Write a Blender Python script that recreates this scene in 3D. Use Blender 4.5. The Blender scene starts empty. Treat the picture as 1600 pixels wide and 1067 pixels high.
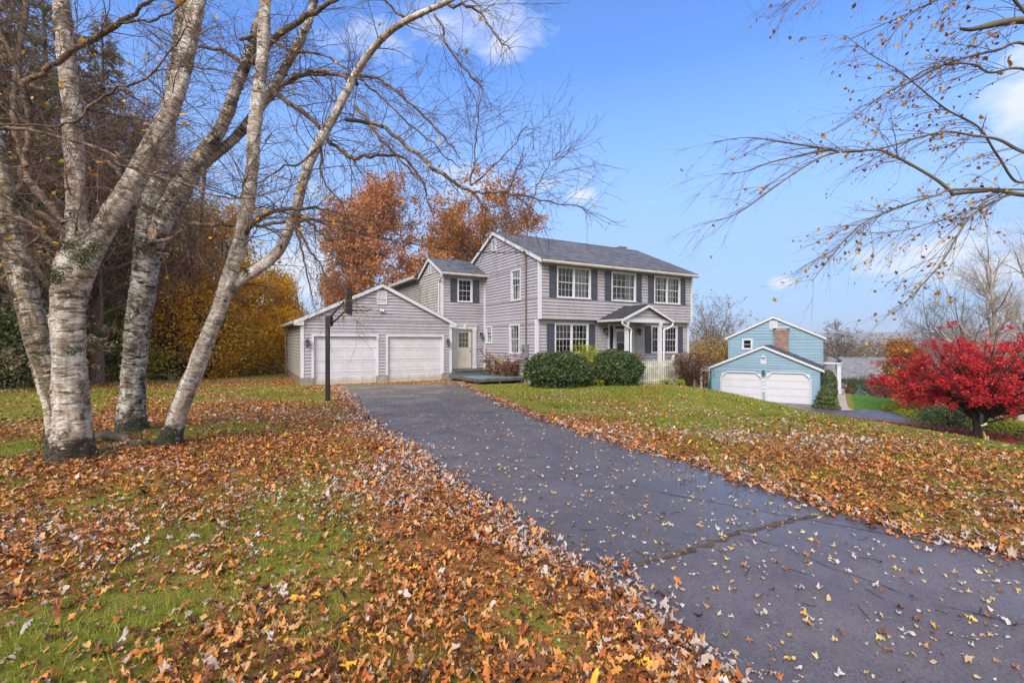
import bpy, math, numpy as np
from mathutils import Vector
R = math.radians
rng = np.random.default_rng(7)
F0 = 732.0; EYE = 1.65
scene = bpy.context.scene
COL = scene.collection

# ------------------------------------------------------------------ helpers
def W(px, py, Y):
    return np.array([(px-800)/F0*Y, Y, EYE+(533.5-py)*Y/F0])

def tag(o, label=None, cat=None, group=None, kind=None):
    if label: o['label'] = label
    if cat: o['category'] = cat
    if group: o['group'] = group
    if kind: o['kind'] = kind
    return o

def empty(name, loc=(0,0,0), rz=0.0):
    o = bpy.data.objects.new(name, None); COL.objects.link(o)
    o.location = loc; o.rotation_euler = (0,0,rz); o.empty_display_size = .2
    return o

def npmesh(name, V, Fs, mat=None, parent=None, smooth=False, face_attr=None, vert_vec=None, vert_f=None):
    """V (n,3); Fs list of (m,k) index arrays."""
    V = np.asarray(V, dtype=np.float32)
    if not isinstance(Fs, (list, tuple)): Fs = [Fs]
    me = bpy.data.meshes.new(name)
    me.vertices.add(len(V)); me.vertices.foreach_set('co', V.ravel())
    nl = sum(f.size for f in Fs); nf = sum(len(f) for f in Fs)
    me.loops.add(nl); me.polygons.add(nf)
    me.loops.foreach_set('vertex_index', np.concatenate([f.ravel() for f in Fs]).astype(np.int32))
    tot = np.concatenate([np.full(len(f), f.shape[1], np.int32) for f in Fs])
    st = np.concatenate([[0], np.cumsum(tot)[:-1]]).astype(np.int32)
    me.polygons.foreach_set('loop_start', st)
    if smooth: me.shade_smooth()
    me.update(calc_edges=True)
    if face_attr is not None:
        a = me.attributes.new('rnd', 'FLOAT', 'FACE'); a.data.foreach_set('value', np.asarray(face_attr, np.float32))
    if vert_vec is not None:
        a = me.attributes.new('bark', 'FLOAT_VECTOR', 'POINT'); a.data.foreach_set('vector', np.asarray(vert_vec, np.float32).ravel())
    if vert_f:
        for k, v in vert_f.items():
            a = me.attributes.new(k, 'FLOAT', 'POINT'); a.data.foreach_set('value', np.asarray(v, np.float32).ravel())
    if mat: me.materials.append(mat)
    o = bpy.data.objects.new(name, me); COL.objects.link(o)
    if parent: o.parent = parent
    return o

class MB:
    """collects polygons and links them as ONE mesh object"""
    def __init__(s): s.v = []; s.f = []
    def poly(s, pts):
        i = len(s.v); s.v += [tuple(p) for p in pts]; s.f.append(tuple(range(i, i+len(pts))))
    def box(s, m, a0, a1, z0, z1, o0, o1):
        i = len(s.v)
        for o in (o0, o1):
            for (a, z) in ((a0,z0),(a1,z0),(a1,z1),(a0,z1)): s.v.append(tuple(m(a,z,o)))
        s.f += [(i,i+1,i+2,i+3),(i+4,i+7,i+6,i+5),(i,i+4,i+5,i+1),(i+1,i+5,i+6,i+2),(i+2,i+6,i+7,i+3),(i+3,i+7,i+4,i)]
    def prism(s, m, pts, t0, t1):
        """pts 2-D polygon (p,q); m(p,q,t)"""
        i = len(s.v); n = len(pts)
        for t in (t0, t1):
            for (p, q) in pts: s.v.append(tuple(m(p,q,t)))
        s.f.append(tuple(range(i, i+n))); s.f.append(tuple(range(i+2*n-1, i+n-1, -1)))
        for k in range(n):
            j = (k+1) % n; s.f.append((i+k, i+j, i+n+j, i+n+k))
    def rake(s, m, p0, p1, w, o0, o1):
        s.prism(m, [p0, p1, (p1[0], p1[1]-w), (p0[0], p0[1]-w)], o0, o1)
    def tube(s, P, r, sides=8, caps=True):
        P = np.asarray(P, float); r = np.broadcast_to(np.asarray(r, float), (len(P),))
        V, Fq, _ = tubes(P[None], r[None], sides)
        i = len(s.v); s.v += [tuple(x) for x in V]; s.f += [tuple(i+k for k in q) for q in Fq]
        if caps:
            s.f.append(tuple(i+k for k in range(sides))); n = len(V); s.f.append(tuple(i+n-1-k for k in range(sides)))
    def build(s, name, mat=None, parent=None, smooth=False, bevel=0):
        me = bpy.data.meshes.new(name); me.from_pydata(s.v, [], s.f)
        if smooth: me.polygons.foreach_set('use_smooth', np.ones(len(s.f), bool))
        if mat: me.materials.append(mat)
        o = bpy.data.objects.new(name, me); COL.objects.link(o)
        if parent: o.parent = parent
        if bevel:
            b = o.modifiers.new('bevel', 'BEVEL'); b.width = bevel; b.segments = 2; b.limit_method = 'ANGLE'
        return o

def tubes(P, Rr, sides, phase=0.0):
    """P (B,N,3), Rr (B,N) -> verts, quads, bark coords"""
    B, N, _ = P.shape
    T = np.gradient(P, axis=1); T /= np.linalg.norm(T, axis=2, keepdims=True)+1e-9
    ref = np.where(np.abs(T[:, :1, 2:3]).mean(1, keepdims=True) > .85, np.array([1.,0,0]), np.array([0,0,1.]))
    ref = np.broadcast_to(ref, T.shape)
    n1 = np.cross(T, ref); n1 /= np.linalg.norm(n1, axis=2, keepdims=True)+1e-9
    n2 = np.cross(T, n1)
    a = np.arange(sides)/sides*2*np.pi+phase
    c, s_ = np.cos(a), np.sin(a)
    V = P[:, :, None] + Rr[:, :, None, None]*(c[None,None,:,None]*n1[:, :, None]+s_[None,None,:,None]*n2[:, :, None])
    L = np.concatenate([np.zeros((B,1)), np.cumsum(np.linalg.norm(np.diff(P, axis=1), axis=2), 1)], 1)
    bk = np.stack([np.broadcast_to(c, (B,N,sides))*Rr[:,:,None], np.broadcast_to(s_, (B,N,sides))*Rr[:,:,None], np.broadcast_to(L[:,:,None], (B,N,sides))], -1)
    b = np.arange(B)[:,None,None]*N*sides; i = np.arange(N-1)[None,:,None]*sides; k = np.arange(sides)[None,None,:]; k2 = (k+1) % sides
    Fq = np.stack([b+i+k, b+i+k2, b+i+sides+k2, b+i+sides+k], -1).reshape(-1, 4)
    return V.reshape(-1,3), Fq, bk.reshape(-1,3)

def join(parts):
    V = []; Fq = []; B = []; n = 0
    for v, f, b in parts:
        V.append(v); Fq.append(f+n); B.append(b); n += len(v)
    return np.concatenate(V), np.concatenate(Fq), np.concatenate(B)

_tab = np.random.default_rng(3).random((64,64,64)).astype(np.float32)
def vnoise(p, s=1.0, seed=0):
    p = np.asarray(p, float)*s+seed*7.31+100
    i = np.floor(p).astype(int); f = p-i; f = f*f*(3-2*f)
    def h(dx,dy,dz): return _tab[(i[...,0]+dx)&63, (i[...,1]+dy)&63, (i[...,2]+dz)&63]
    x, y, z = f[...,0], f[...,1], f[...,2]
    a = (h(0,0,0)*(1-x)+h(1,0,0)*x)*(1-y)+(h(0,1,0)*(1-x)+h(1,1,0)*x)*y
    b = (h(0,0,1)*(1-x)+h(1,0,1)*x)*(1-y)+(h(0,1,1)*(1-x)+h(1,1,1)*x)*y
    return a*(1-z)+b*z
def n2(x, y, s, seed=0):
    return vnoise(np.stack([x, y, np.zeros_like(x)], -1), s, seed)

def smooth_curve(pts, n):
    """Catmull-Rom through pts (k,d) -> n samples"""
    p = np.asarray(pts, float); k = len(p)
    if k == 2: return p[0]+(p[1]-p[0])*np.linspace(0,1,n)[:,None]
    q = np.vstack([2*p[0]-p[1], p, 2*p[-1]-p[-2]])
    t = np.linspace(0, k-1-1e-6, n); i = t.astype(int); f = (t-i)[:,None]
    a, b, c, d = q[i], q[i+1], q[i+2], q[i+3]
    return .5*((2*b)+(c-a)*f+(2*a-5*b+4*c-d)*f*f+(3*b-a-3*c+d)*f**3)

def grow(P, Rr, n, len0, len1, a0, a1, npts=5, grav=0., jit=.15, tmin=.2, tmax=1., rr=.55, rtip=.25, rmin=.0025, cap=.03, g=None, lenfall=.5, azbias=None):
    g = g or rng
    B, N, _ = P.shape
    seglen = np.linalg.norm(P[:,-1]-P[:,0], axis=1)
    idx = g.choice(B, n, p=seglen/seglen.sum())
    t = g.uniform(tmin, tmax, n)*(N-1); i = np.minimum(t.astype(int), N-2); f = (t-i)[:,None]
    pos = P[idx,i]*(1-f)+P[idx,i+1]*f
    T = P[idx,i+1]-P[idx,i]; T /= np.linalg.norm(T, axis=1, keepdims=True)+1e-9
    r0 = (Rr[idx,i]*(1-f[:,0])+Rr[idx,i+1]*f[:,0])
    rv = g.normal(size=(n,3))
    if azbias is not None: rv = rv+azbias
    perp = rv-(rv*T).sum(1, keepdims=True)*T; perp /= np.linalg.norm(perp, axis=1, keepdims=True)+1e-9
    ang = g.uniform(a0, a1, n)[:,None]
    D = np.cos(ang)*T+np.sin(ang)*perp
    Ln = g.uniform(len0, len1, n)*(1-lenfall*(t/(N-1)))
    out = np.zeros((n, npts, 3)); out[:,0] = pos; st = Ln/(npts-1)
    for k in range(1, npts):
        D = D+g.normal(size=(n,3))*jit; D[:,2] += grav
        D /= np.linalg.norm(D, axis=1, keepdims=True)
        out[:,k] = out[:,k-1]+D*st[:,None]
    rb = np.maximum(np.minimum(r0*rr, Ln*cap+.003), rmin)
    Ro = rb[:,None]*np.linspace(1, rtip, npts)[None]
    return out, np.maximum(Ro, rmin*.6)

def leaf_quads(C, size, g=None, flat=0.0, aspect=.6, down=0.0, var=.35):
    """rhombus leaves at centres C (n,3)"""
    g = g or rng; n = len(C)
    a = g.normal(size=(n,3)); a[:,2] *= (1-flat); a[:,2] -= down
    a /= np.linalg.norm(a, axis=1, keepdims=True)+1e-9
    b = g.normal(size=(n,3)); b[:,2] *= (1-flat)
    b -= (a*b).sum(1, keepdims=True)*a; b /= np.linalg.norm(b, axis=1, keepdims=True)+1e-9
    s = (size*g.uniform(1-var, 1+var, n))[:,None]/2
    w = s*aspect
    V = np.stack([C-a*s, C+b*w-a*s*.1, C+a*s, C-b*w-a*s*.1], 1).reshape(-1,3)
    return V, np.arange(4*n).reshape(n,4)

def pts_on(P, n, g=None, spread=.05, tmin=.2):
    g = g or rng; B, N, _ = P.shape
    idx = g.integers(0, B, n); t = g.uniform(tmin, 1, n)*(N-1); i = np.minimum(t.astype(int), N-2); f = (t-i)[:,None]
    return P[idx,i]*(1-f)+P[idx,i+1]*f+g.normal(size=(n,3))*spread

def copy_tree(o, parent=None):
    c = o.copy(); COL.objects.link(c)
    if parent: c.parent = parent
    for ch in list(o.children): copy_tree(ch, c)
    return c

# ------------------------------------------------------------------ materials
class NT:
    def __init__(s, name):
        s.m = bpy.data.materials.new(name); s.m.use_nodes = True
        s.t = s.m.node_tree; s.t.nodes.clear()
        s.out = s.t.nodes.new('ShaderNodeOutputMaterial')
    def n(s, typ, ins=None, **props):
        nd = s.t.nodes.new('ShaderNode'+typ)
        for k, v in props.items(): setattr(nd, k, v)
        for k, v in (ins or {}).items():
            sock = nd.inputs[k]
            if isinstance(v, bpy.types.NodeSocket): s.t.links.new(v, sock)
            else: sock.default_value = v
        return nd
    def coord(s, kind='Object'): return s.n('TexCoord').outputs[kind]
    def attr(s, name, out='Fac'): return s.n('Attribute', attribute_name=name).outputs[out]
    def noise(s, vec, scale, detail=4, rough=.55, out='Fac'):
        return s.n('TexNoise', {'Vector': vec, 'Scale': scale, 'Detail': detail, 'Roughness': rough}).outputs[out]
    def mapv(s, vec, scale=(1,1,1), loc=(0,0,0), rot=(0,0,0)):
        return s.n('Mapping', {'Vector': vec, 'Scale': scale, 'Location': loc, 'Rotation': rot}).outputs[0]
    def ramp(s, fac, stops, interp='LINEAR'):
        nd = s.n('ValToRGB', {'Fac': fac}); cr = nd.color_ramp; cr.interpolation = interp
        while len(cr.elements) < len(stops): cr.elements.new(.5)
        for e, (p, c) in zip(cr.elements, stops):
            e.position = p; e.color = (c, c, c, 1) if isinstance(c, (int, float)) else (*c, 1)
        return nd.outputs[0]
    def mix(s, fac, a, b, blend='MIX'):
        nd = s.n('Mix', data_type='RGBA', blend_type=blend)
        for k, v in ((0, fac), (6, a), (7, b)):
            if isinstance(v, bpy.types.NodeSocket): s.t.links.new(v, nd.inputs[k])
            elif k == 0: nd.inputs[0].default_value = v
            else: nd.inputs[k].default_value = (*v, 1) if len(v) == 3 else v
        return nd.outputs[2]
    def math(s, op, a, b=0.0, c=0.0):
        nd = s.n('Math', operation=op)
        for k, v in enumerate((a, b, c)):
            if isinstance(v, bpy.types.NodeSocket): s.t.links.new(v, nd.inputs[k])
            else: nd.inputs[k].default_value = v
        return nd.outputs[0]
    def bump(s, h, strength=.5, dist=.01):
        return s.n('Bump', {'Height': h, 'Strength': strength, 'Distance': dist}).outputs[0]
    def pbr(s, color, rough=.6, normal=None, spec=.5, metal=0., alpha=None):
        nd = s.n('BsdfPrincipled')
        for k, v in (('Base Color', color), ('Roughness', rough), ('Specular IOR Level', spec), ('Metallic', metal)):
            if isinstance(v, bpy.types.NodeSocket): s.t.links.new(v, nd.inputs[k])
            else: nd.inputs[k].default_value = (*v, 1) if isinstance(v, tuple) and len(v) == 3 else v
        if normal: s.t.links.new(normal, nd.inputs['Normal'])
        return nd.outputs[0]
    def done(s, shader):
        s.t.links.new(shader, s.out.inputs['Surface']); return s.m

def mat_paint(name, col, rough=.5, var=.12, scale=3., bump=.15, bscale=60, dirt=None, dirt_amt=.4, spec=.4):
    t = NT(name); o = t.coord()
    nz = t.noise(o, scale, 6, .6)
    dark = tuple(c*(1-var*1.6) for c in col); lite = tuple(min(1, c*(1+var*.6)) for c in col)
    c = t.ramp(nz, [(.3, dark), (.7, lite)])
    if dirt:
        d = t.noise(t.mapv(o, (1.5, 1.5, .5)), 2.2, 8, .65)
        c = t.mix(t.math('MULTIPLY', t.ramp(d, [(.48, 0.), (.72, 1.)]), dirt_amt), c, dirt)
    return t.done(t.pbr(c, rough, t.bump(t.noise(o, bscale, 3), bump, .004), spec))

def mat_leaf(name, stops, rough=.55, trans=.3, big=None):
    t = NT(name); a = t.attr('rnd')
    c = t.ramp(a, stops)
    nz = t.noise(t.coord(), 1.3 if big is None else big, 3)
    c = t.mix(t.ramp(nz, [(.35, .0), (.65, .2)]), c, tuple(x*.45 for x in stops[len(stops)//2][1]))
    p = t.pbr(c, rough, None, .3)
    tr = t.n('BsdfTranslucent', {'Color': c}).outputs[0]
    return t.done(t.n('MixShader', {0: trans, 1: p, 2: tr}).outputs[0])

def mat_bark(name, base, dark, scale=12, moss=None, moss_amt=.3):
    t = NT(name); o = t.attr('bark', 'Vector')
    m = t.mapv(o, (1, 1, .25)); nz = t.noise(m, scale, 6, .65)
    c = t.ramp(nz, [(.35, dark), (.6, base)])
    if moss:
        c = t.mix(t.math('MULTIPLY', t.ramp(t.noise(t.coord(), 2.5, 5), [(.5, 0.), (.62, 1.)]), moss_amt), c, moss)
    return t.done(t.pbr(c, .9, t.bump(nz, .7, .02), .2))

def mat_birch(name, white, tan, darkmul=1.0, stain=.6, fr=1.0):
    t = NT(name); o = t.attr('bark', 'Vector')
    wob = t.n('VectorMath', {0: o, 1: t.n('VectorMath', {0: t.noise(o, 3.5, 3, .6, 'Color'), 1: (.10,.10,.10)}, operation='MULTIPLY').outputs[0]}, operation='ADD').outputs[0]
    cracks = t.noise(t.mapv(wob, (3*fr, 3*fr, 14*fr)), 1.5, 8, .70)
    fine = t.noise(t.mapv(wob, (7, 7, 34*fr)), 1.5, 6, .72)
    patch = t.noise(t.mapv(wob, (2.0, 2.0, 2.6)), 1.6, 8, .66)
    flake = t.noise(t.mapv(wob, (3.0, 3.0, 7.5), (5,3,1)), 1.6, 7, .66)
    c = t.mix(t.ramp(patch, [(.44, 0.), (.53, 1.)]), white, tan)
    c = t.mix(t.ramp(flake, [(.50, 0.), (.56, .75)]), c, tuple(min(.8, x*1.3) for x in white))
    st = t.noise(t.mapv(o, (3.2, 3.2, .35), (2,8,5)), 1.5, 6, .62)
    c = t.mix(t.math('MULTIPLY', t.ramp(st, [(.50, 0.), (.57, 1.)]), stain), c, (.15,.10,.055))
    c = t.mix(t.math('MULTIPLY', t.ramp(fine, [(.52, 0.), (.60, 1.)]), .60*darkmul), c, (.12,.085,.06))
    c = t.mix(t.math('MULTIPLY', t.ramp(cracks, [(.555, 0.), (.60, 1.)]), .9*darkmul), c, (.028,.020,.015))
    blotch = t.noise(t.mapv(wob, (2.2, 2.2, 1.6), (9,2,4)), 1.7, 10, .74)
    c = t.mix(t.math('MULTIPLY', t.ramp(blotch, [(.545, 0.), (.60, 1.)]), .85*darkmul), c, (.040,.030,.018))
    moss = t.noise(t.mapv(wob, (2.5, 2.5, 2.2), (1,7,3)), 2.4, 10, .75)
    c = t.mix(t.ramp(moss, [(.60, 0.), (.64, .9)]), c, (.085,.115,.045))
    foot = t.n('SeparateXYZ', {0: o}).outputs[2]
    fz = t.math('ADD', foot, t.math('MULTIPLY', t.math('SUBTRACT', t.noise(o, 5, 7, .7), .5), -1.1))
    c = t.mix(t.ramp(fz, [(.38, .95), (.56, 0.)]), c, (.034,.028,.018))
    h = t.math('ADD', t.math('MULTIPLY', cracks, -1.2), t.math('ADD', t.math('MULTIPLY', fine, -.9), t.math('MULTIPLY', flake, 1.2)))
    return t.done(t.pbr(c, .75, t.bump(h, 1.0, .05), .25))

M = {}
def build_materials():
    M['lav'] = mat_paint('lavender_siding', (.365,.335,.372), .5, .10, 1.5, .1, 40, (.20,.19,.13), .45)
    M['lav_side'] = mat_paint('lavender_siding_gable', (.36,.333,.378), .5, .06, 1.5, .1, 40, (.28,.27,.22), .40)
    M['lav_mildew'] = mat_paint('mildewed_siding', (.44,.42,.38), .6, .10, 1.5, .1, 40, (.16,.17,.07), .8)
    M['lav_dark'] = mat_paint('darker_siding', (.34,.31,.29), .6, .10, 1.5, .1, 40, (.15,.15,.09), .5)  # darker, browner siding for the garage side and rear ell
    M['blue'] = mat_paint('light_blue_siding', (.18,.295,.385), .5, .08, 1.0, .1, 40)
    M['white'] = mat_paint('white_trim', (.56,.56,.61), .45, .05, 3, .08, 60, (.5,.48,.42), .35)
    M['greytrim'] = mat_paint('grey_white_trim', (.56,.56,.59), .5, .06, 3, .08, 60, (.36,.35,.30), .35)
    M['gutter'] = mat_paint('gutter_metal', (.50,.46,.42), .45, .10, 2, .05, 40, (.25,.22,.18), .6)
    M['gdoor'] = None
    t = NT('garage_door_paint'); o = t.coord(); z = t.n('SeparateXYZ', {0: o}).outputs[2]
    c = t.ramp(t.noise(o, 2, 5), [(.3, (.50,.49,.535)), (.7, (.57,.56,.605))])
    gz = t.math('ADD', z, t.math('MULTIPLY', t.noise(t.mapv(o, (1,1,.5)), 3.2, 9, .75), -1.1))
    c = t.mix(t.ramp(t.math('ADD', gz, .85), [(.06, .7), (.30, 0.)]), c, (.34,.31,.22))   # splash dirt of its own ragged outline
    c = t.mix(t.math('MULTIPLY', t.ramp(t.noise(t.mapv(o, (1,1,.6)), 1.3, 8, .7), [(.5, 0.), (.7, 1.)]), .35), c, (.45,.42,.40))
    M['gdoor'] = t.done(t.pbr(c, .45, None, .4))
    M['gdoor_white'] = mat_paint('white_garage_door', (.56,.555,.60), .45, .03, 2, .04)
    M['cream'] = mat_paint('cream_door_paint', (.56,.51,.43), .5, .08, 3, .05, 40, (.4,.36,.25), .4)
    M['shutter'] = mat_paint('charcoal_shutter', (.052,.056,.075), .55, .12, 3, .1)
    M['shutter_grey'] = mat_paint('slate_shutter', (.050,.055,.080), .55, .12, 3, .1)
    M['dark'] = mat_paint('painted_dark_backing', (.018,.017,.019), .9, .2)  # near-black colour stands in for the darkness behind garage doors
    M['black'] = mat_paint('black_metal', (.012,.012,.014), .5, .3, 6, .3, 80, (.10,.05,.02), .25)
    M['galv'] = mat_paint('grey_box_metal', (.20,.20,.21), .5, .2, 6, .2, 60, (.12,.08,.05), .5)
    M['rust'] = mat_paint('rusted_conduit', (.17,.13,.11), .7, .3, 5, .3, 50, (.25,.09,.03), .9)
    M['conc'] = mat_paint('weathered_concrete', (.30,.28,.25), .85, .25, 5, .6, 60, (.12,.11,.08), .7)
    M['brickred'] = None
    M['deck'] = mat_paint('grey_blue_deck_boards', (.19,.235,.25), .5, .25, 4, .3, 40, (.08,.08,.07), .6)
    M['deckdark'] = mat_paint('dark_grey_deck', (.10,.11,.12), .55, .25, 4, .3, 40, (.05,.05,.045), .6)
    M['curtain'] = mat_paint('curtain_cloth', (.55,.53,.52), .9, .12, 8, .2, 20)
    M['roomdim'] = mat_paint('painted_room_gloom', (.07,.065,.065), .9, .5, 1.6)  # dark tone painted in for the unlit room behind the glass
    M['picket'] = mat_paint('weathered_white_picket', (.60,.59,.50), .7, .2, 5, .3, 60, (.28,.30,.14), .7)
    M['wood'] = mat_paint('weathered_wood', (.20,.16,.12), .85, .35, 9, .8, 50, (.06,.07,.03), .7)
    M['marker_orange'] = mat_paint('orange_paint', (.70,.22,.03), .6, .25, 8, .2)
    M['yellowwood'] = mat_paint('pale_wood', (.55,.42,.22), .7, .2, 8, .2)
    M['bark_board'] = mat_paint('mossy_dark_board', (.05,.045,.025), .9, .4, 7, .8, 50, (.12,.12,.04), .7)
    M['cable'] = mat_paint('cable_rubber', (.02,.02,.024), .5, .1)
    M['lampglass'] = mat_paint('lantern_glass', (.16,.17,.16), .15, .2, 9, 0)
    M['brass'] = mat_paint('brass', (.25,.17,.06), .35, .2)
    M['path'] = mat_paint('concrete_path', (.42,.36,.32), .85, .15, 3, .3, 60)
    # brick
    for nm, c1, c2, mo, sc in (('brickred', (.13,.045,.032), (.27,.12,.085), (.42,.36,.32), 1.0),):
        t = NT(nm); o = t.coord(); sx = t.n('SeparateXYZ', {0: o})
        v = t.n('CombineXYZ', {0: t.math('ADD', sx.outputs[0], sx.outputs[1]), 1: sx.outputs[2], 2: 0.0}).outputs[0]
        b = t.n('TexBrick', {'Vector': v, 'Color1': (*c1,1), 'Color2': (*c2,1), 'Mortar': (*mo,1), 'Scale': 1.0, 'Mortar Size': .012, 'Brick Width': .26, 'Row Height': .10, 'Bias': 0.0})
        c = t.mix(t.ramp(t.noise(o, 6, 5), [(.4, 0.), (.7, .5)]), b.outputs['Color'], (.10,.05,.04))
        M['brickred'] = t.done(t.pbr(c, .85, t.bump(b.outputs['Fac'], -.5, .01), .2))
    # shingle roofs; ax=0 ridge along local x, ax=1 ridge along local y
    def shingle(name, c1, c2, ax, moss=0.):
        t = NT(name); o = t.coord(); s = t.n('SeparateXYZ', {0: o})
        a, b_ = (s.outputs[0], s.outputs[1]) if ax == 0 else (s.outputs[1], s.outputs[0])
        v = t.n('CombineXYZ', {0: a, 1: t.math('MULTIPLY', b_, 1.118), 2: 0.0}).outputs[0]
        br = t.n('TexBrick', {'Vector': v, 'Color1': (0,0,0,1), 'Color2': (1,1,1,1), 'Mortar': (.1,.1,.1,1), 'Scale': 1.0, 'Mortar Size': .006, 'Brick Width': .30, 'Row Height': .14, 'Bias': 0.0})
        k = t.math('ADD', t.math('MULTIPLY', t.n('SeparateColor', {0: br.outputs['Color']}).outputs[0], .5), t.math('MULTIPLY', t.noise(o, 9, 6, .7), .6))
        c = t.ramp(k, [(.25, c1), (.8, c2)])
        c = t.mix(t.math('MULTIPLY', t.ramp(t.noise(t.mapv(o, (1,1,1)), .7, 5), [(.45, 0.), (.7, 1.)]), .3), c, tuple(x*.6 for x in c1))
        if moss: c = t.mix(t.math('MULTIPLY', t.ramp(t.noise(o, 2.5, 7, .7), [(.55, 0.), (.66, 1.)]), moss), c, (.12,.12,.04))
        h = t.math('ADD', t.math('MULTIPLY', br.outputs['Fac'], -1.), t.noise(o, 120, 2))
        return t.done(t.pbr(c, .85, t.bump(h, .6, .01), .25))
    M['shingle_x'] = shingle('charcoal_shingles', (.050,.050,.062), (.15,.15,.175), 0)
    M['shingle_y'] = shingle('dark_mossy_shingles', (.028,.028,.034), (.085,.085,.10), 1, .6)
    M['shingle_py'] = shingle('porch_shingles', (.022,.023,.027), (.06,.062,.07), 1)
    M['shingle_far'] = shingle('grey_shingles_far', (.10,.10,.11), (.24,.24,.26), 0)
    # glass: see-through pane with a clear reflection
    t = NT('window_glass'); fr = t.n('Fresnel', {'IOR': 1.5}).outputs[0]
    gl = t.n('BsdfGlossy', {'Color': (1,1,1,1), 'Roughness': .02, 'Normal': t.bump(t.noise(t.coord(), 1.3, 2), .06, .05)}).outputs[0]
    tr = t.n('BsdfTransparent', {'Color': (.62,.66,.68,1)}).outputs[0]
    M['glass'] = t.done(t.n('MixShader', {0: t.math('MULTIPLY', fr, .8), 1: tr, 2: gl}).outputs[0])
    # bark
    M['bark'] = mat_bark('grey_brown_bark', (.13,.105,.085), (.035,.028,.022), 14, (.08,.10,.04), .5)
    M['bark_dark'] = mat_bark('dark_bark', (.055,.04,.032), (.014,.011,.009), 14)
    M['bark_far'] = mat_bark('grey_bark', (.20,.17,.15), (.09,.075,.065), 10)
    M['bark_pale'] = mat_bark('pale_bark', (.50,.44,.40), (.20,.16,.13), 8, (.18,.19,.10), .5)
    M['twig'] = mat_bark('brown_twigs', (.17,.115,.09), (.08,.05,.045), 20)
    M['twig_grey'] = mat_bark('lichened_limbs', (.17,.14,.115), (.07,.055,.045), 9, (.15,.17,.10), .4)
    M['limb'] = mat_birch('limb_bark', (.30,.20,.15), (.11,.08,.06), .8, .7)
    M['birch1'] = mat_birch('birch_bark_pink', (.76,.64,.57), (.52,.40,.32), .85, .40, .75)
    M['birch2'] = mat_birch('birch_bark_tan', (.74,.64,.53), (.40,.30,.19), 1.0, .8)
    M['birch3'] = mat_birch('birch_bark_rough', (.74,.67,.60), (.27,.22,.17), 1.15, .55, 1.15)
    M['birch4'] = mat_birch('birch_bark_smooth', (.80,.70,.63), (.55,.45,.37), .72, .5, .55)
    # foliage
    M['oak'] = mat_leaf('oak_leaves', [(0, (.26,.10,.055)), (.35, (.54,.21,.09)), (.7, (.72,.34,.13)), (1, (.76,.44,.17))], .55, .4)
    M['oak_gold'] = mat_leaf('golden_oak_leaves', [(0, (.22,.08,.025)), (.4, (.50,.19,.04)), (.8, (.64,.30,.06)), (1, (.44,.34,.08))], .55, .4)
    M['amber'] = mat_leaf('amber_leaves', [(0, (.42,.17,.015)), (.4, (.72,.32,.02)), (.8, (.82,.46,.03)), (1, (.70,.56,.08))], .55, .5)
    M['gold'] = mat_leaf('bright_gold_leaves', [(0, (.62,.26,.02)), (.4, (.85,.42,.025)), (.8, (.90,.58,.04)), (1, (.80,.62,.10))], .55, .5)
    M['yellow_sparse'] = mat_leaf('yellow_leaves', [(0, (.55,.30,.01)), (.6, (.75,.42,.015)), (1, (.62,.20,.01))])
    M['olive'] = mat_leaf('olive_gold_leaves', [(0, (.12,.11,.025)), (.3, (.32,.25,.03)), (.65, (.66,.42,.035)), (1, (.72,.30,.04))], .55, .4)
    M['brownleaf'] = mat_leaf('brown_leaves', [(0, (.13,.085,.045)), (.5, (.32,.18,.07)), (1, (.58,.32,.07))])
    M['ygreen'] = mat_leaf('yellow_green_leaves', [(0, (.10,.14,.015)), (.5, (.26,.28,.025)), (1, (.45,.40,.04))])
    M['lime'] = mat_leaf('lime_leaves', [(0, (.14,.20,.01)), (.5, (.36,.40,.015)), (1, (.55,.52,.03))])
    M['conifer'] = mat_leaf('conifer_needles', [(0, (.11,.095,.05)), (.4, (.22,.17,.10)), (.8, (.34,.24,.13)), (1, (.38,.28,.12))], .8, .15)
    M['conifer_green'] = mat_leaf('green_needles', [(0, (.05,.07,.025)), (.5, (.11,.15,.05)), (1, (.20,.21,.09))], .8, .15)
    M['darkgreen'] = mat_leaf('dark_evergreen_leaves', [(0, (.025,.045,.015)), (.5, (.05,.09,.028)), (.95, (.11,.16,.05)), (1, (.40,.18,.08))], .4, .15)
    M['red'] = mat_leaf('red_maple_leaves', [(0, (.20,.012,.018)), (.35, (.52,.020,.028)), (.75, (.78,.055,.065)), (1, (.85,.17,.12))], .5, .4)
    M['maroon'] = mat_leaf('maroon_leaves', [(0, (.05,.018,.015)), (.5, (.12,.04,.025)), (1, (.24,.10,.04))])
    M['rusty'] = mat_leaf('rusty_leaves', [(0, (.09,.03,.02)), (.5, (.22,.08,.04)), (1, (.38,.16,.06))])
    M['farwood'] = mat_leaf('distant_twigs', [(0, (.10,.08,.07)), (.5, (.19,.15,.13)), (.85, (.28,.20,.13)), (1, (.34,.19,.08))], .9, .1)
    M['amber_dull'] = mat_leaf('dull_amber_leaves', [(0, (.16,.05,.015)), (.45, (.34,.14,.02)), (.8, (.52,.28,.03)), (1, (.60,.40,.03))], .6, .35)
    M['litter'] = mat_leaf('fallen_leaf_mix', [(0, (.030,.012,.008)), (.18, (.12,.038,.018)), (.32, (.42,.105,.022)), (.48, (.58,.20,.035)), (.62, (.62,.34,.13)), (.74, (.30,.17,.13)), (.82, (.46,.37,.33)), (.95, (.56,.49,.46)), (1, (.72,.38,.03))], .5, .12, 40)
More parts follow.
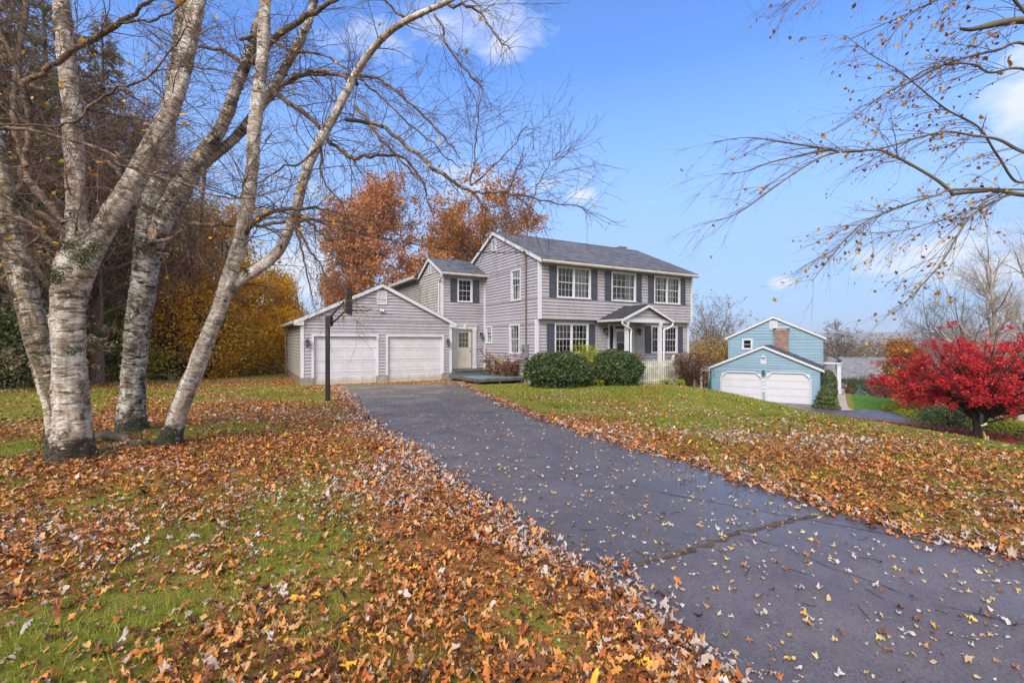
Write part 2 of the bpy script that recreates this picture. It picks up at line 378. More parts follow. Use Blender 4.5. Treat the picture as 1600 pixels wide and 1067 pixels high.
    M['litter_pale'] = mat_leaf('scattered_leaf_mix', [(0, (.12,.05,.02)), (.2, (.34,.14,.04)), (.35, (.58,.38,.16)), (.5, (.50,.40,.30)), (.8, (.58,.50,.45)), (.9, (.60,.44,.08)), (1, (.60,.34,.03))], .5, .1, 40)
    M['litter_red'] = mat_leaf('red_leaf_litter', [(0, (.10,.01,.01)), (.6, (.30,.02,.02)), (1, (.50,.06,.04))], .6, .1)
    M['grassblade'] = mat_leaf('grass_blades', [(0, (.08,.14,.014)), (.45, (.17,.245,.02)), (.8, (.32,.33,.035)), (1, (.42,.33,.11))], .6, .3, 2.)
    # ground
    t = NT('lawn'); o = t.coord(); lit = t.attr('litter'); gr = t.attr('clean')
    g1 = t.ramp(t.noise(o, 1.1, 8, .7), [(.3, (.15,.17,.02)), (.5, (.23,.225,.03)), (.68, (.33,.25,.07))])
    g2 = t.ramp(t.noise(o, 30, 6, .7), [(.3, (.09,.10,.018)), (.7, (.30,.27,.06))])
    g = t.mix(.5, g1, g2)
    b1 = t.ramp(t.noise(o, 26, 5, .7), [(.3, (.09,.035,.014)), (.45, (.26,.095,.03)), (.6, (.40,.18,.06)), (.72, (.46,.34,.27))])
    k = t.math('ADD', lit, t.math('MULTIPLY', t.math('SUBTRACT', t.noise(o, 9, 6, .75), .5), 1.6))
    c = t.mix(t.ramp(k, [(.42, 0.), (.62, 1.)]), g, b1)
    cl = t.ramp(t.noise(o, 3, 5), [(.35, (.055,.14,.018)), (.65, (.10,.21,.03))])
    c = t.mix(gr, c, cl)
    dt = t.attr('dirt'); c = t.mix(t.math('MULTIPLY', dt, .9), c, t.ramp(t.noise(o, 8, 6), [(.3, (.03,.02,.015)), (.7, (.11,.06,.04))]))
    M['lawn'] = t.done(t.pbr(c, .95, t.bump(t.noise(o, 45, 6, .7), .9, .04), .1))
    # asphalt
    t = NT('asphalt'); o = t.coord(); ap = t.attr('apron')
    base = t.ramp(t.noise(o, 2.2, 6, .65), [(.3, (.080,.066,.068)), (.7, (.124,.104,.106))])
    base2 = t.ramp(t.noise(o, 1.7, 6, .65), [(.3, (.092,.073,.076)), (.7, (.138,.110,.114))])
    c = t.mix(ap, base, base2)
    agg = t.n('TexVoronoi', {'Vector': o, 'Scale': 110.}).outputs['Color']
    sp = t.n('SeparateColor', {0: agg}).outputs[0]
    c = t.mix(t.ramp(sp, [(.80, 0.), (.95, .38)]), c, (.22,.20,.22))
    c = t.mix(t.ramp(sp, [(.05, .5), (.2, 0.)]), c, (.018,.017,.02))
    wet = t.ramp(t.noise(t.mapv(o, (.5,.5,.5)), 1.1, 5, .6), [(.46, 0.), (.60, 1.)])
    c = t.mix(t.math('MULTIPLY', t.ramp(t.noise(t.mapv(o, (1,1,1), (3,1,0)), .9, 9, .72), [(.45, 0.), (.62, 1.)]), .35), c, (.045,.040,.045))
    wa = t.attr('wet')
    rg = t.math('SUBTRACT', .50, t.math('MULTIPLY', t.math('MAXIMUM', wa, t.math('MULTIPLY', wet, .5)), .34))
    M['asphalt'] = t.done(t.pbr(c, rg, t.bump(t.math('ADD', t.noise(o, 160, 3), t.math('MULTIPLY', sp, .6)), .28, .005), .5))
    M['moss'] = mat_leaf('moss_and_ivy', [(0, (.02,.025,.010)), (.6, (.055,.07,.028)), (1, (.16,.19,.09))], .8, .1)
    M['flake'] = mat_leaf('peeling_bark', [(0, (.14,.095,.065)), (.5, (.36,.27,.20)), (1, (.58,.48,.41))], .7, .25)
    M['seam'] = mat_paint('dirt_seam', (.10,.065,.045), .95, .4, 9, .8, 60)
    M['crackdark'] = mat_paint('dark_crack', (.02,.018,.02), .95, .3)
    t = NT('hill_woods'); o = t.coord()
    c = t.ramp(t.noise(t.mapv(o, (1,1,3)), .02, 10, .75), [(.35, (.085,.065,.06)), (.5, (.14,.10,.08)), (.65, (.20,.13,.08))])
    M['hill'] = t.done(t.pbr(c, 1., t.bump(t.noise(o, .05, 8, .8), 1., 20.), .0))
build_materials()
# ------------------------------------------------------------------ terrain
CP = np.array([
 (0,0,0),(0,4,0),(-4,4,.02),(-7,9,.0),(-6,6.5,0),(4,3,0),(8,3,-.15),(9.5,7,-.42),(10.8,9.9,-.60),(11.1,13.6,-.80),(10.3,18.9,-.78),(9.8,22.3,-.70),
 (6,10,-.15),(4,14,-.2),(6,18,-.32),(8,23.5,-.5),(2,20,-.38),(-2,20,-.32),(-6,20,-.35),(-9.5,21,-.34),(-3,24.5,-.36),(-4,14,-.17),(-10,14,-.1),
 (-15,14,0.),(-18,20,-.2),(-12,28,-.4),(-20,30,-.3),(-35,25,0),(-35,5,.3),(-20,5,.2),(-8,-10,.1),(4,-10,-.1),(20,-12,-.9),(32,-5,-2.2),
 (2,31,-.5),(12,30,-1.6),(0,42,-.9),(12,26.5,-1.35),(15.2,36,-2.55),(21,32.2,-2.72),(21,28,-2.88),(19,31.2,-2.78),(15.5,32,-2.5),(13.2,21,-1.55),(13.4,16.5,-1.62),(14.2,12.4,-1.35),
 (17,17,-1.78),(22,21,-2.5),(26.5,38,-2.55),(25,31,-2.8),(30,30,-3.0),(24.5,27,-2.9),(30,20,-3.1),(35,40,-3.6),(33,55,-4.6),(0,70,-2.5),(50,60,-7),(50,25,-5),(-30,60,-.8),(-60,60,0.),(-70,0,1.),(60,0,-5),(70,90,-10),(-20,90,-2)], float)
def _tps(): 
    X = CP[:, :2]; n = len(X)
    d2 = ((X[:,None]-X[None])**2).sum(-1); K = np.where(d2 > 0, .5*d2*np.log(d2+1e-12), 0)+np.eye(n)*1.5
    A = np.zeros((n+3, n+3)); A[:n,:n] = K; A[:n,n] = 1; A[:n,n+1:] = X; A[n,:n] = 1; A[n+1:,:n] = X.T
    return np.linalg.solve(A, np.concatenate([CP[:,2], [0,0,0]]))
_w = _tps()
def H(x, y):
    x = np.asarray(x, float); y = np.asarray(y, float); sh = x.shape; x = x.ravel(); y = y.ravel()
    out = np.empty(len(x)); n = len(CP)
    rr = np.hypot(x, y); s = np.minimum(1, 100/np.maximum(rr, 1)); xs = x*s; ys = y*s
    for i in range(0, len(x), 20000):
        a = xs[i:i+20000,None]-CP[None,:,0]; b = ys[i:i+20000,None]-CP[None,:,1]; d2 = a*a+b*b
        out[i:i+20000] = (.5*d2*np.log(d2+1e-12))@_w[:n]+_w[n]+_w[n+1]*xs[i:i+20000]+_w[n+2]*ys[i:i+20000]
    k = np.clip((rr-70)/160, 0, 1); k = k*k*(3-2*k)
    far = -14-10*np.clip((rr-200)/1500, 0, 1)
    return (out*(1-k)+far*k).reshape(sh)
def H1(x, y): return float(H(np.array([x]), np.array([y]))[0])
def G(px, py, z0=-.2, dz=0.):
    """ground point seen at a pixel of the photograph"""
    z = z0
    for _ in range(30):
        Y = (EYE-z)*F0/(py-533.5); x = (px-800)/F0*Y
        z = .5*z+.5*(H1(x, Y)+dz)
    return np.array([x, Y])

# driveway edges
LE = [(524,603),(545,622),(575,655),(600,678),(640,707),(690,748),(740,783),(800,822),(860,860),(905,880),(955,915),(1000,955),(1065,1000),(1150,1067)]
RE = [(716,599),(745,612),(800,637),(850,655),(900,672),(950,688),(1000,704),(1050,717),(1100,733),(1150,750),(1200,766),(1250,784),(1310,803),(1400,830),(1480,850),(1560,868),(1640,884)]
LEw = np.array([G(*p) for p in LE]+[(1.55,1.4),(1.9,-.5),(2.0,-4),(1.5,-9)])
REw = np.array([G(*p) for p in RE]+[(5.6,3.0),(8.5,2.2),(14,1.2),(26,-2)])
def dens(p, n):
    c = smooth_curve(p, 400); L = np.concatenate([[0], np.cumsum(np.linalg.norm(np.diff(c, axis=0), axis=1))])
    t = np.linspace(0, L[-1], n); return np.stack([np.interp(t, L, c[:,0]), np.interp(t, L, c[:,1])], 1)
LEd = dens(LEw, 320); REd = dens(REw, 320)
POLY = np.vstack([LEd, REd[::-1]])
def inside(x, y, P=POLY):
    x = np.asarray(x); y = np.asarray(y); r = np.zeros(x.shape, bool); n = len(P)
    for i in range(n):
        x1, y1 = P[i]; x2, y2 = P[(i+1) % n]
        if y1 == y2: continue
        c = ((y1 > y) != (y2 > y)) & (x < (x2-x1)*(y-y1)/(y2-y1)+x1)
        r ^= c
    return r
def dist_to(x, y, P):
    x = np.asarray(x, float); o = np.full(x.shape, 1e9)
    for i in range(0, len(P)-1, 2):
        a = P[i]; b = P[min(i+2, len(P)-1)]; d = b-a; L = d@d+1e-12
        t = np.clip(((x-a[0])*d[0]+(y-a[1])*d[1])/L, 0, 1)
        o = np.minimum(o, np.hypot(x-a[0]-t*d[0], y-a[1]-t*d[1]))
    return o
SEAM = dens(np.array([G(*p) for p in [(940,898),(985,886),(1040,871),(1100,855),(1150,838),(1200,824),(1250,813),(1318,803)]]), 60)
CRACK = dens(np.array([G(*p) for p in [(1180,846),(1250,868),(1300,892),(1370,915),(1430,940),(1520,962),(1640,990)]]), 60)
HR = .4981, .8671   # house axes
HC = np.array([1.26, 21.46]); D1 = np.array([.8671,.4981]); D2 = np.array([-.4981,.8671])
def to_house(x, y): return (x-HC[0])*D1[0]+(y-HC[1])*D1[1], (x-HC[0])*D2[0]+(y-HC[1])*D2[1]
def in_house(x, y, m=0.):
    u, v = to_house(x, y)
    return ((u > -9.5-m) & (u < -2.2+m) & (v > 5.1-m)) | ((u > -2.6-m) & (u < 10.3+m) & (v > .2-m) & ((v > 5.6-m) | (u > 0-m)))
NR0 = np.array([15.25, 36.01]); ND1 = np.array([.8336,-.5523]); ND2 = np.array([.5523,.8336])
def to_nb(x, y): return (x-NR0[0])*ND1[0]+(y-NR0[1])*ND1[1], (x-NR0[0])*ND2[0]+(y-NR0[1])*ND2[1]
NB = [G(*p, -2.7) for p in [(1300,639),(1334,642),(1380,641),(1425,644),(1455,657)]]
ND_A = np.array([NR0+ND1*.3+ND2*.3, NR0+ND1*.5-ND2*5, (17.6,27.), (19.5,23.), (22.5,20.5)])
ND_B = np.array([NR0+ND1*6.9+ND2*.3]+[tuple(p) for p in NB]+[(26.5,23.)])
NDRIVE = np.vstack([ND_A, ND_B[::-1]])
NLAWN = np.array([G(*p, -2.7) for p in [(1317,611.5),(1334,641.5),(1380,640.5),(1425,643.5),(1455,655),(1440,641),(1400,627),(1345,612)]])
def cover(x, y):
    """share of the lawn that fallen leaves hide"""
    dl = dist_to(x, y, LEd); dr = dist_to(x, y, REd)
    left = x < np.interp(y, [-10, 2, 5, 10, 20, 30], [2, 1.3, .6, -1.2, -4, -6])
    big = n2(x, y, .55, 1); mid = n2(x, y, 1.6, 2)
    k = .66*big+.34*mid
    near = np.clip(1-(y-2)/14, 0, 1)
    lv = .47+.16*near+(k-.5)*1.4-.12*np.exp(-(((x+1.7)/1.5)**2+((y-3.9)/1.3)**2))
    lv = np.where(y > 10, np.clip(lv, .36, .8)-.02*np.clip((y-10)/4, 0, 1), lv)
    lv = np.maximum(lv, 1.0*np.exp(-(dl/.75)**2)+.25*(k-.5))
    yn = np.interp(x, [0, 4, 8, 11], [12., 8.5, 7.6, 7.0])
    rv = .34+.40/(1+np.exp((y-yn)/1.5))+(k-.5)*.6
    rv = np.maximum(rv, .85*np.exp(-(dr/.45)**2)+.3*(k-.5))
    c = np.where(left, lv, rv)
    # heap against the garage corner and deck
    u, v = to_house(x, y)
    c = np.maximum(c, .95*np.exp(-(((u+2.6)/1.3)**2+((v-2.6)/1.6)**2)))
    c = np.maximum(c, .9*np.exp(-((v-4.9)/.45)**2)*((u > -9.6) & (u < -2)))
    c = np.maximum(c, .9*np.exp(-(((u+10.2)/.8)**2+((v-7.5)/3.0)**2)))
    return np.clip(c, 0, 1)

def build_ground():
    th = np.concatenate([np.linspace(R(30), R(150), 560, endpoint=False), np.linspace(R(150), R(390), 90, endpoint=False)])
    rs = [0.5]
    while rs[-1] < 9000: rs.append(rs[-1]*1.022+.005)
    rs = np.array(rs)
    T, Rr = np.meshgrid(th, rs); x = Rr*np.cos(T); y = Rr*np.sin(T)
    z = H(x, y)
    z = z+(n2(x, y, .8, 5)-.5)*.05*(Rr < 60)
    near = (Rr < 45)
    ins = np.zeros(x.shape, bool); ins[near] = inside(x[near], y[near])
    de = np.full(x.shape, 9.); de[near] = np.minimum(dist_to(x[near], y[near], LEd), dist_to(x[near], y[near], REd))
    z = np.where(ins, H(x, y)-.07, z+.02*(de < 1))
    c = np.zeros(x.shape); c[near] = cover(x[near], y[near])
    cl = np.zeros(x.shape); m60 = Rr < 80; cl[m60] = inside(x[m60], y[m60], NLAWN)
    insn = np.zeros(x.shape, bool); insn[m60] = inside(x[m60], y[m60], NDRIVE); z = np.where(insn, H(x, y)-.07, z)
    dirt = np.exp(-(((x-17)/3.2)**2+((y-18.5)/4.0)**2))*1.2
    dirt = np.maximum(dirt, ((x < -.78*y-1.5) & (y > 17)).astype(float)*np.clip((y-19)/3, 0, 1))
    u, v = to_house(x, y)
    dirt = np.maximum(dirt, ((u > -.3) & (u < 11) & (v > -1.3) & (v < .5)).astype(float))
    for bx, by, br in ((-6.2,6.6,1.0),(-7.2,8.9,.8),(-5.4,7.55,.6)):
        dirt = np.maximum(dirt, .8*np.exp(-((x-bx)**2+(y-by)**2)/br**2))
    nth = len(th); nr = len(rs)
    i = np.arange(nr-1)[:,None]*nth; k = np.arange(nth)[None]; k2 = (k+1) % nth
    Fq = np.stack([i+k, i+k2, i+nth+k2, i+nth+k], -1).reshape(-1, 4)
    V = np.stack([x, y, z], -1).reshape(-1, 3)
    V = np.vstack([V, [[0, 0, H1(0, 0)]]]); cap = np.stack([np.full(nth, len(V)-1), k2[0], k[0]], 1)
    ext = lambda a: np.concatenate([a.ravel(), [0]])
    o = npmesh('ground', V, [Fq, cap], M['lawn'], None, True, vert_f=dict(litter=ext(c), clean=ext(cl), dirt=ext(np.clip(dirt, 0, 1))))
    tag(o, kind='structure')

def loft(name, A, B, n, mat, dz, **kw):
    s = np.linspace(0, 1, n)[None,:,None]
    P = A[:,None]*(1-s)+B[:,None]*s
    x, y = P[...,0], P[...,1]; z = H(x, y)+dz
    a, b = x.shape; i = np.arange(a-1)[:,None]*b; k = np.arange(b-1)[None]
    Fq = np.stack([i+k, i+k+1, i+b+k+1, i+b+k], -1).reshape(-1, 4)
    vf = None
    if name == 'driveway':
        near = np.hypot(x, y) < 14
        side = np.zeros(x.shape)
        sx = np.interp(x.ravel(), SEAM[:,0], SEAM[:,1], left=-99, right=99).reshape(x.shape)
        side = (y < np.where(x > SEAM[-1,0], SEAM[-1,1]+.02*(x-SEAM[-1,0]), np.where(x < SEAM[0,0], SEAM[0,1], sx))).astype(float)
        w = np.exp(-(((x-3.0)/1.2)**2+((y-5.8)/1.4)**2))*1.5+.8*np.exp(-(((x-1.4)/.9)**2+((y-9.)/2.5)**2))
        w = w+.6*np.exp(-(((x-5.2)/1.4)**2+((y-4.0)/.9)**2))
        vf = dict(apron=side, wet=np.clip(w*(.4+1.1*n2(x, y, 1.7, 9)), 0, 1))
    o = npmesh(name, np.stack([x, y, z], -1).reshape(-1, 3), Fq, mat, None, True, vert_f=vf)
    return tag(o, kind='structure')

def ribbon(name, L, w, mat, dz, seed, gap=0.):
    L = dens(np.array(L), 260); T = np.gradient(L, axis=0); T /= np.linalg.norm(T, axis=1, keepdims=True); N = np.stack([-T[:,1], T[:,0]], 1)
    s = np.arange(len(L))/8.; z0 = np.zeros(len(L))
    nz = lambda k, f: vnoise(np.stack([s*f, z0+k, z0], 1), 1., seed)
    ww = (w*(.25+1.3*nz(1, 1.0)+.5*(nz(2, 5.)-.5)))[:,None]; ww = np.maximum(ww-gap*w*(nz(5, .6)[:,None]), w*.04); ctr = L+N*((nz(3, .9)-.5)*1.6+(nz(4, 4.)-.5)*.5)[:,None]*w
    P = np.stack([ctr-N*ww/2, ctr+N*ww/2], 1); x, y = P[...,0], P[...,1]
    i = np.arange(len(L)-1)*2
    o = npmesh(name, np.stack([x, y, H(x, y)+dz], -1).reshape(-1, 3), np.stack([i, i+1, i+3, i+2], 1), mat)
    return tag(o, kind='structure')

# ------------------------------------------------------------------ fallen leaves
def leaf_template(kind, g):
    if kind == 'maple':
        rr = [1.0,.55,.90,.52,.70,.36,.22,.36,.70,.52,.90,.55]; n = len(rr)
        a = np.linspace(0, 2*np.pi, n, endpoint=False)+np.pi/2
        P = np.stack([np.cos(a)*rr, np.sin(a)*rr], 1)*(1+g.normal(size=(n,1))*.1)
    elif kind == 'oak':
        ys = np.array([-1,-.75,-.45,-.3,-.05,.1,.35,.5,.72,1.0]); xs = np.array([.04,.22,.16,.36,.22,.46,.26,.40,.25,0.])
        P = np.vstack([np.stack([xs, ys], 1), np.stack([-xs[-2::-1], ys[-2::-1]], 1)])[::2 if False else 1]
        P = P*(1+g.normal(size=(len(P),1))*.08)
    elif kind == 'ovate':
        a = np.linspace(0, 2*np.pi, 8, endpoint=False); P = np.stack([np.cos(a)*.42, np.sin(a)*(.75+.1*np.sin(a))], 1)*(1+g.normal(size=(8,1))*.06)
    else:
        a = np.linspace(0, 2*np.pi, 6, endpoint=False); P = np.stack([np.cos(a), np.sin(a)], 1)*g.uniform(.45, 1., (6,1))
    z = g.uniform(-.6,1.3)*(P[:,0]**2)+g.uniform(-.4,.8)*(P[:,1]**2)+g.normal(size=len(P))*.16
    V = np.vstack([[[0,0,0]], np.column_stack([P, z])]); V[:,2] -= V[:,2].min()*.6
    n = len(P); Fq = np.stack([np.zeros(n, int), 1+np.arange(n), 1+(np.arange(n)+1) % n], 1)
    return V, Fq
_tg = np.random.default_rng(5)
TPL = {k: [leaf_template(k, _tg) for _ in range(9)] for k in ('maple','oak','ovate','simple')}
def scatter_leaves(x, y, z, size, kinds, g, tilt=.35, yaw=None):
    """kinds: array of template family per leaf -> V, F, rnd"""
    n = len(x); Vs = []; Fs = []; ids = []; off = 0
    fam = np.array(kinds); var = g.integers(0, 9, n)
    for k in TPL:
        for j in range(9):
            s = np.where((fam == k) & (var == j))[0]
            if not len(s): continue
            V, Fq = TPL[k][j]; m = len(s)
            ya = g.uniform(0, 2*np.pi, m); c, sn = np.cos(ya), np.sin(ya)
            P = V[None]*size[s][:,None,None]
            P = np.stack([P[...,0]*c[:,None]-P[...,1]*sn[:,None], P[...,0]*sn[:,None]+P[...,1]*c[:,None], P[...,2]], -1)
            tx = g.normal(size=m)*tilt; ty = g.normal(size=m)*tilt
            P[...,2] += P[...,0]*tx[:,None]+P[...,1]*ty[:,None]
            P[...,2] -= P[...,2].min(1, keepdims=True)
            P = P+np.stack([x[s], y[s], z[s]], -1)[:,None]
            Vs.append(P.reshape(-1,3)); nv = len(V)
            Fs.append((Fq[None]+np.arange(m)[:,None,None]*nv+off).reshape(-1,3)); off += m*nv
            ids.append(np.repeat(s, len(Fq)))
    return np.concatenate(Vs), np.concatenate(Fs), np.concatenate(ids)

def sample_view(g, n, y0, y1, pw=1.0, xm=1.18):
    """points of the ground in front of the camera; density falls with distance for pw<1"""
    u = g.random(n); y = (y0**(1+pw)+(y1**(1+pw)-y0**(1+pw))*u)**(1/(1+pw)); x = g.uniform(-1, 1, n)*xm*y
    return x, y

def build_litter():
    g = np.random.default_rng(21)
    # on the grass
    n = 640000
    x, y = sample_view(g, n, 1.6, 27, .25)
    x2, y2 = sample_view(g, 100000, 1.6, 9, 1.); x = np.concatenate([x, x2]); y = np.concatenate([y, y2])
    c = cover(x, y); ok = ~inside(x, y) & ~in_house(x, y, .05) & (x < 12.2) & (x > -1.15*y-1)
    ok &= ~((x < -.78*y-1.5) & (y > 22))
    cov = np.clip((c-.27)*1.7, 0, 1)**1.2+.085
    clump = n2(x, y, 5., 4); cov = cov*np.clip(.2+1.7*(clump-.12), 0, 1.6)
    ok &= g.random(len(x)) < cov*.66
    x, y = x[ok], y[ok]; m = len(x)
    pale = n2(x, y, .9, 8)+.40*np.exp(-dist_to(x, y, LEd)/.7)+.12*np.exp(-dist_to(x, y, REd)/.7)+.16*(x > np.interp(y, [2, 10, 20], [1.3, -1.2, -4]))
    fam = np.where(g.random(m) < .5, 'maple', np.where(g.random(m) < .65, 'oak', 'ovate')); fam = np.where(y > 8.5, 'simple', fam)
    size = .010+.030*g.random(m)**2.2; size = size*np.where(y > 8.5, 1.1, 1.)
    size = np.where(fam == 'oak', size*1.25, size)
    z = H(x, y)+.004+g.random(m)*.028*np.clip(c[ok]*1.3, .2, 1)
    V, Fq, ids = scatter_leaves(x, y, z, size, fam, g, .35)
    r = g.random(m)
    rnd = np.where(g.random(m) < np.clip((pale-.52)*1.25, .04, .75), .74+.19*r, np.where(r < .965, .70*r/.965, .98+.02*r))
    o = npmesh('fallen_leaves', V, Fq, M['litter'], face_attr=rnd[ids])
    tag(o, 'thick carpet of brown orange and pale fallen leaves over the lawn', 'leaves', kind='stuff')
    # on the driveway
    x, y = sample_view(g, 130000, 1.7, 26, .35)
    u, v = to_house(x, y)
    ok = inside(x, y) & (v < 5.05)
    dd = np.minimum(dist_to(x, y, LEd), dist_to(x, y, REd))
    rate = .30+.25*np.exp(-(dd/.12)**2)+.55*np.clip((y-9)/8, 0, 1)+.25*np.clip((9-y)/5, 0, 1)*n2(x, y, .8, 12)+.35*np.exp(-(((x-6)/2.)**2+((y-4)/1.2)**2))
    rate = rate+.6*np.exp(-((v-4.9)/.35)**2)+.8*np.exp(-(dist_to(x, y, SEAM)/.07)**2)*.6
    ok &= g.random(len(x)) < rate*.42
    x, y = x[ok], y[ok]; m = len(x)
    fam = np.where(g.random(m) < .6, 'maple', np.where(g.random(m) < .5, 'oak', 'ovate')); fam = np.where(y > 11, 'simple', fam)
    size = (.010+.026*g.random(m)**1.5)*np.where(y > 11, .85, 1.)
    V, Fq, ids = scatter_leaves(x, y, H(x, y)+.022, size, fam, g, .12)
    r = g.random(m); r = np.where((y > 10) & (g.random(m) < .45), .84+.12*r, r)
    o = npmesh('scattered_leaves', V, Fq, M['litter_pale'], face_attr=r[ids])
    tag(o, 'pale and yellow leaves scattered over the dark driveway', 'leaves', kind='stuff')
    # sticks on the driveway
    m = 90; x, y = sample_view(g, m*6, 2., 12, .6); ok = inside(x, y); x, y = x[ok][:m], y[ok][:m]; m = len(x); a = g.uniform(0, 6.28, m); L = g.uniform(.04, .16, m); t = np.linspace(-.5, .5, 6)[None]
    P = np.stack([x[:,None]+np.cos(a)[:,None]*L[:,None]*t+.02*t**2, y[:,None]+np.sin(a)[:,None]*L[:,None]*t-.08*t**2*np.cos(a)[:,None], np.broadcast_to((H(x, y)+.024)[:,None], (m,6))], -1)
    V, Fq, B = tubes(P, np.full((m,6), .0022), 4); o = npmesh('fallen_twigs', V, Fq, M['bark_dark'], vert_vec=B)
    tag(o, 'thin dark twigs lying on the driveway', 'twigs', kind='stuff')
    # heap at the garage corner and the lawn lip rolling over the driveway edge
    m = 7000
    E = np.vstack([LEd[(LEd[:,1] > 1.6) & (LEd[:,1] < 22)], REd[(REd[:,1] > 2.5)]]); i = g.integers(0, len(E), m)
    wob = .08*(n2(E[:,0], E[:,1], 2.3, 5)-.5)*4; x = E[i,0]+g.normal(size=m)*.11+wob[i]; y = E[i,1]+g.normal(size=m)*.11
    keep = g.random(m) < np.where(y < 8, .9, .7); x, y = x[keep], y[keep]; m = len(x)
    fam = np.where(g.random(m) < .6, 'maple', 'oak'); fam = np.where(y > 8.5, 'simple', fam)
    V, Fq, ids = scatter_leaves(x, y, H(x, y)+.02+g.random(m)*.02, g.uniform(.02,.045,m), fam, g, .3)
    o = npmesh('edge_leaves', V, Fq, M['litter'], face_attr=np.where(g.random(m) < np.where(x > np.interp(y, [1, 5, 20], [1.5, 1.2, -3]), .28, .48), .74+.19*g.random(m), g.random(m)*.72)[ids])
    tag(o, 'band of pale and russet leaves piled along both driveway edges', 'leaves', kind='stuff')
    # red leaves under the maple
    m = 5000; x = 17+g.normal(size=m)*3.0; y = 19+g.normal(size=m)*4.5; ok = (x > 12.5) & (y > 12); x, y = x[ok], y[ok]; m = len(x)
    V, Fq, ids = scatter_leaves(x, y, H(x, y)+.03, g.uniform(.03,.06,m), np.full(m, 'simple'), g, .2)
    o = npmesh('red_leaf_litter', V, Fq, M['litter_red'], face_attr=g.random(m)[ids])
    tag(o, 'red leaves lying on the bank under the red maple', 'leaves', kind='stuff')

def build_grass():
    g = np.random.default_rng(31)
    x, y = sample_view(g, 520000, 1.5, 21, .1)
    c = cover(x, y); ok = ~inside(x, y) & (x < 12) & ~in_house(x, y, .02)
    tuft = n2(x, y, 7., 14)
    ok &= g.random(len(x)) < np.clip(1.25-c*1.35, .07, 1)*np.clip(tuft*1.6-.1, .1, 1)
    x, y = x[ok], y[ok]; n = len(x); z = H(x, y)
    hgt = g.uniform(.025, .06, n)*(1+.5*(n2(x, y, 2, 3)-.4)); w = .0022+.0005*y
    a = g.uniform(0, 2*np.pi, n); dx, dy = np.cos(a)*w, np.sin(a)*w
    lx = g.normal(size=n)*.45*hgt; ly = g.normal(size=n)*.45*hgt
    z0 = z-.005
    V = np.stack([np.stack([x-dx, y-dy, z0], 1), np.stack([x+dx, y+dy, z0], 1), np.stack([x+lx, y+ly, z+hgt], 1)], 1).reshape(-1, 3)
    o = npmesh('grass', V, np.arange(3*n).reshape(n, 3), M['grassblade'], face_attr=np.clip(g.random(n)*.7+.5*(n2(x, y, .8, 6)-.2), 0, 1))
    tag(o, 'short green grass showing between the fallen leaves', 'grass', kind='stuff')

def build_setting():
    build_ground()
    loft('driveway', LEd, REd, 60, M['asphalt'], .016)
    ribbon('driveway_seam', SEAM, .055, M['seam'], .021, 1)
    ribbon('driveway_crack', CRACK, .011, M['crackdark'], .020, 2, .9)
    # neighbour driveway and walk
    loft('neighbour_driveway', dens(ND_A, 60), dens(ND_B, 60), 30, M['asphalt'], .02)
    A = dens(np.array([G(1314,642,-2.7), G(1310,626,-2.7), G(1306,613.5,-2.6)]), 40); B = dens(np.array([G(1334,642,-2.7), G(1322,626,-2.7), G(1315,613.5,-2.6)]), 40)
    loft('garden_path', A, B, 6, M['path'], .05)
    # hills beyond the valley
    th = np.linspace(R(20), R(160), 300); rr = np.linspace(0, 1, 26)
    T, S = np.meshgrid(th, rr)
    rad = 2200+S*2600; x = rad*np.cos(T); y = rad*np.sin(T)
    prof = 46+14*n2(np.cos(T)*8, np.sin(T)*8, 1., 2)+5*n2(np.cos(T)*40, np.sin(T)*40, 1., 3)
    prof = prof*np.clip(1.15-.35*(T/R(90)-.6), .6, 1.3)
    z = -26+(prof+26)*np.sin(np.clip(S*1.25, 0, 1)*np.pi/2)**1.3
    a, b = x.shape; i = np.arange(a-1)[:,None]*b; k = np.arange(b-1)[None]
    o = npmesh('hills', np.stack([x, y, z], -1).reshape(-1, 3), np.stack([i+k, i+k+1, i+b+k+1, i+b+k], -1).reshape(-1, 4), M['hill'], None, True)
    tag(o, kind='structure')
    build_litter(); build_grass()
# ------------------------------------------------------------------ houses
def Fv(v0): return lambda a, z, o: (a, v0-o, z)          # front-facing wall
def Fu(u0, s=-1): return lambda a, z, o: (u0+s*o, a, z)   # side wall

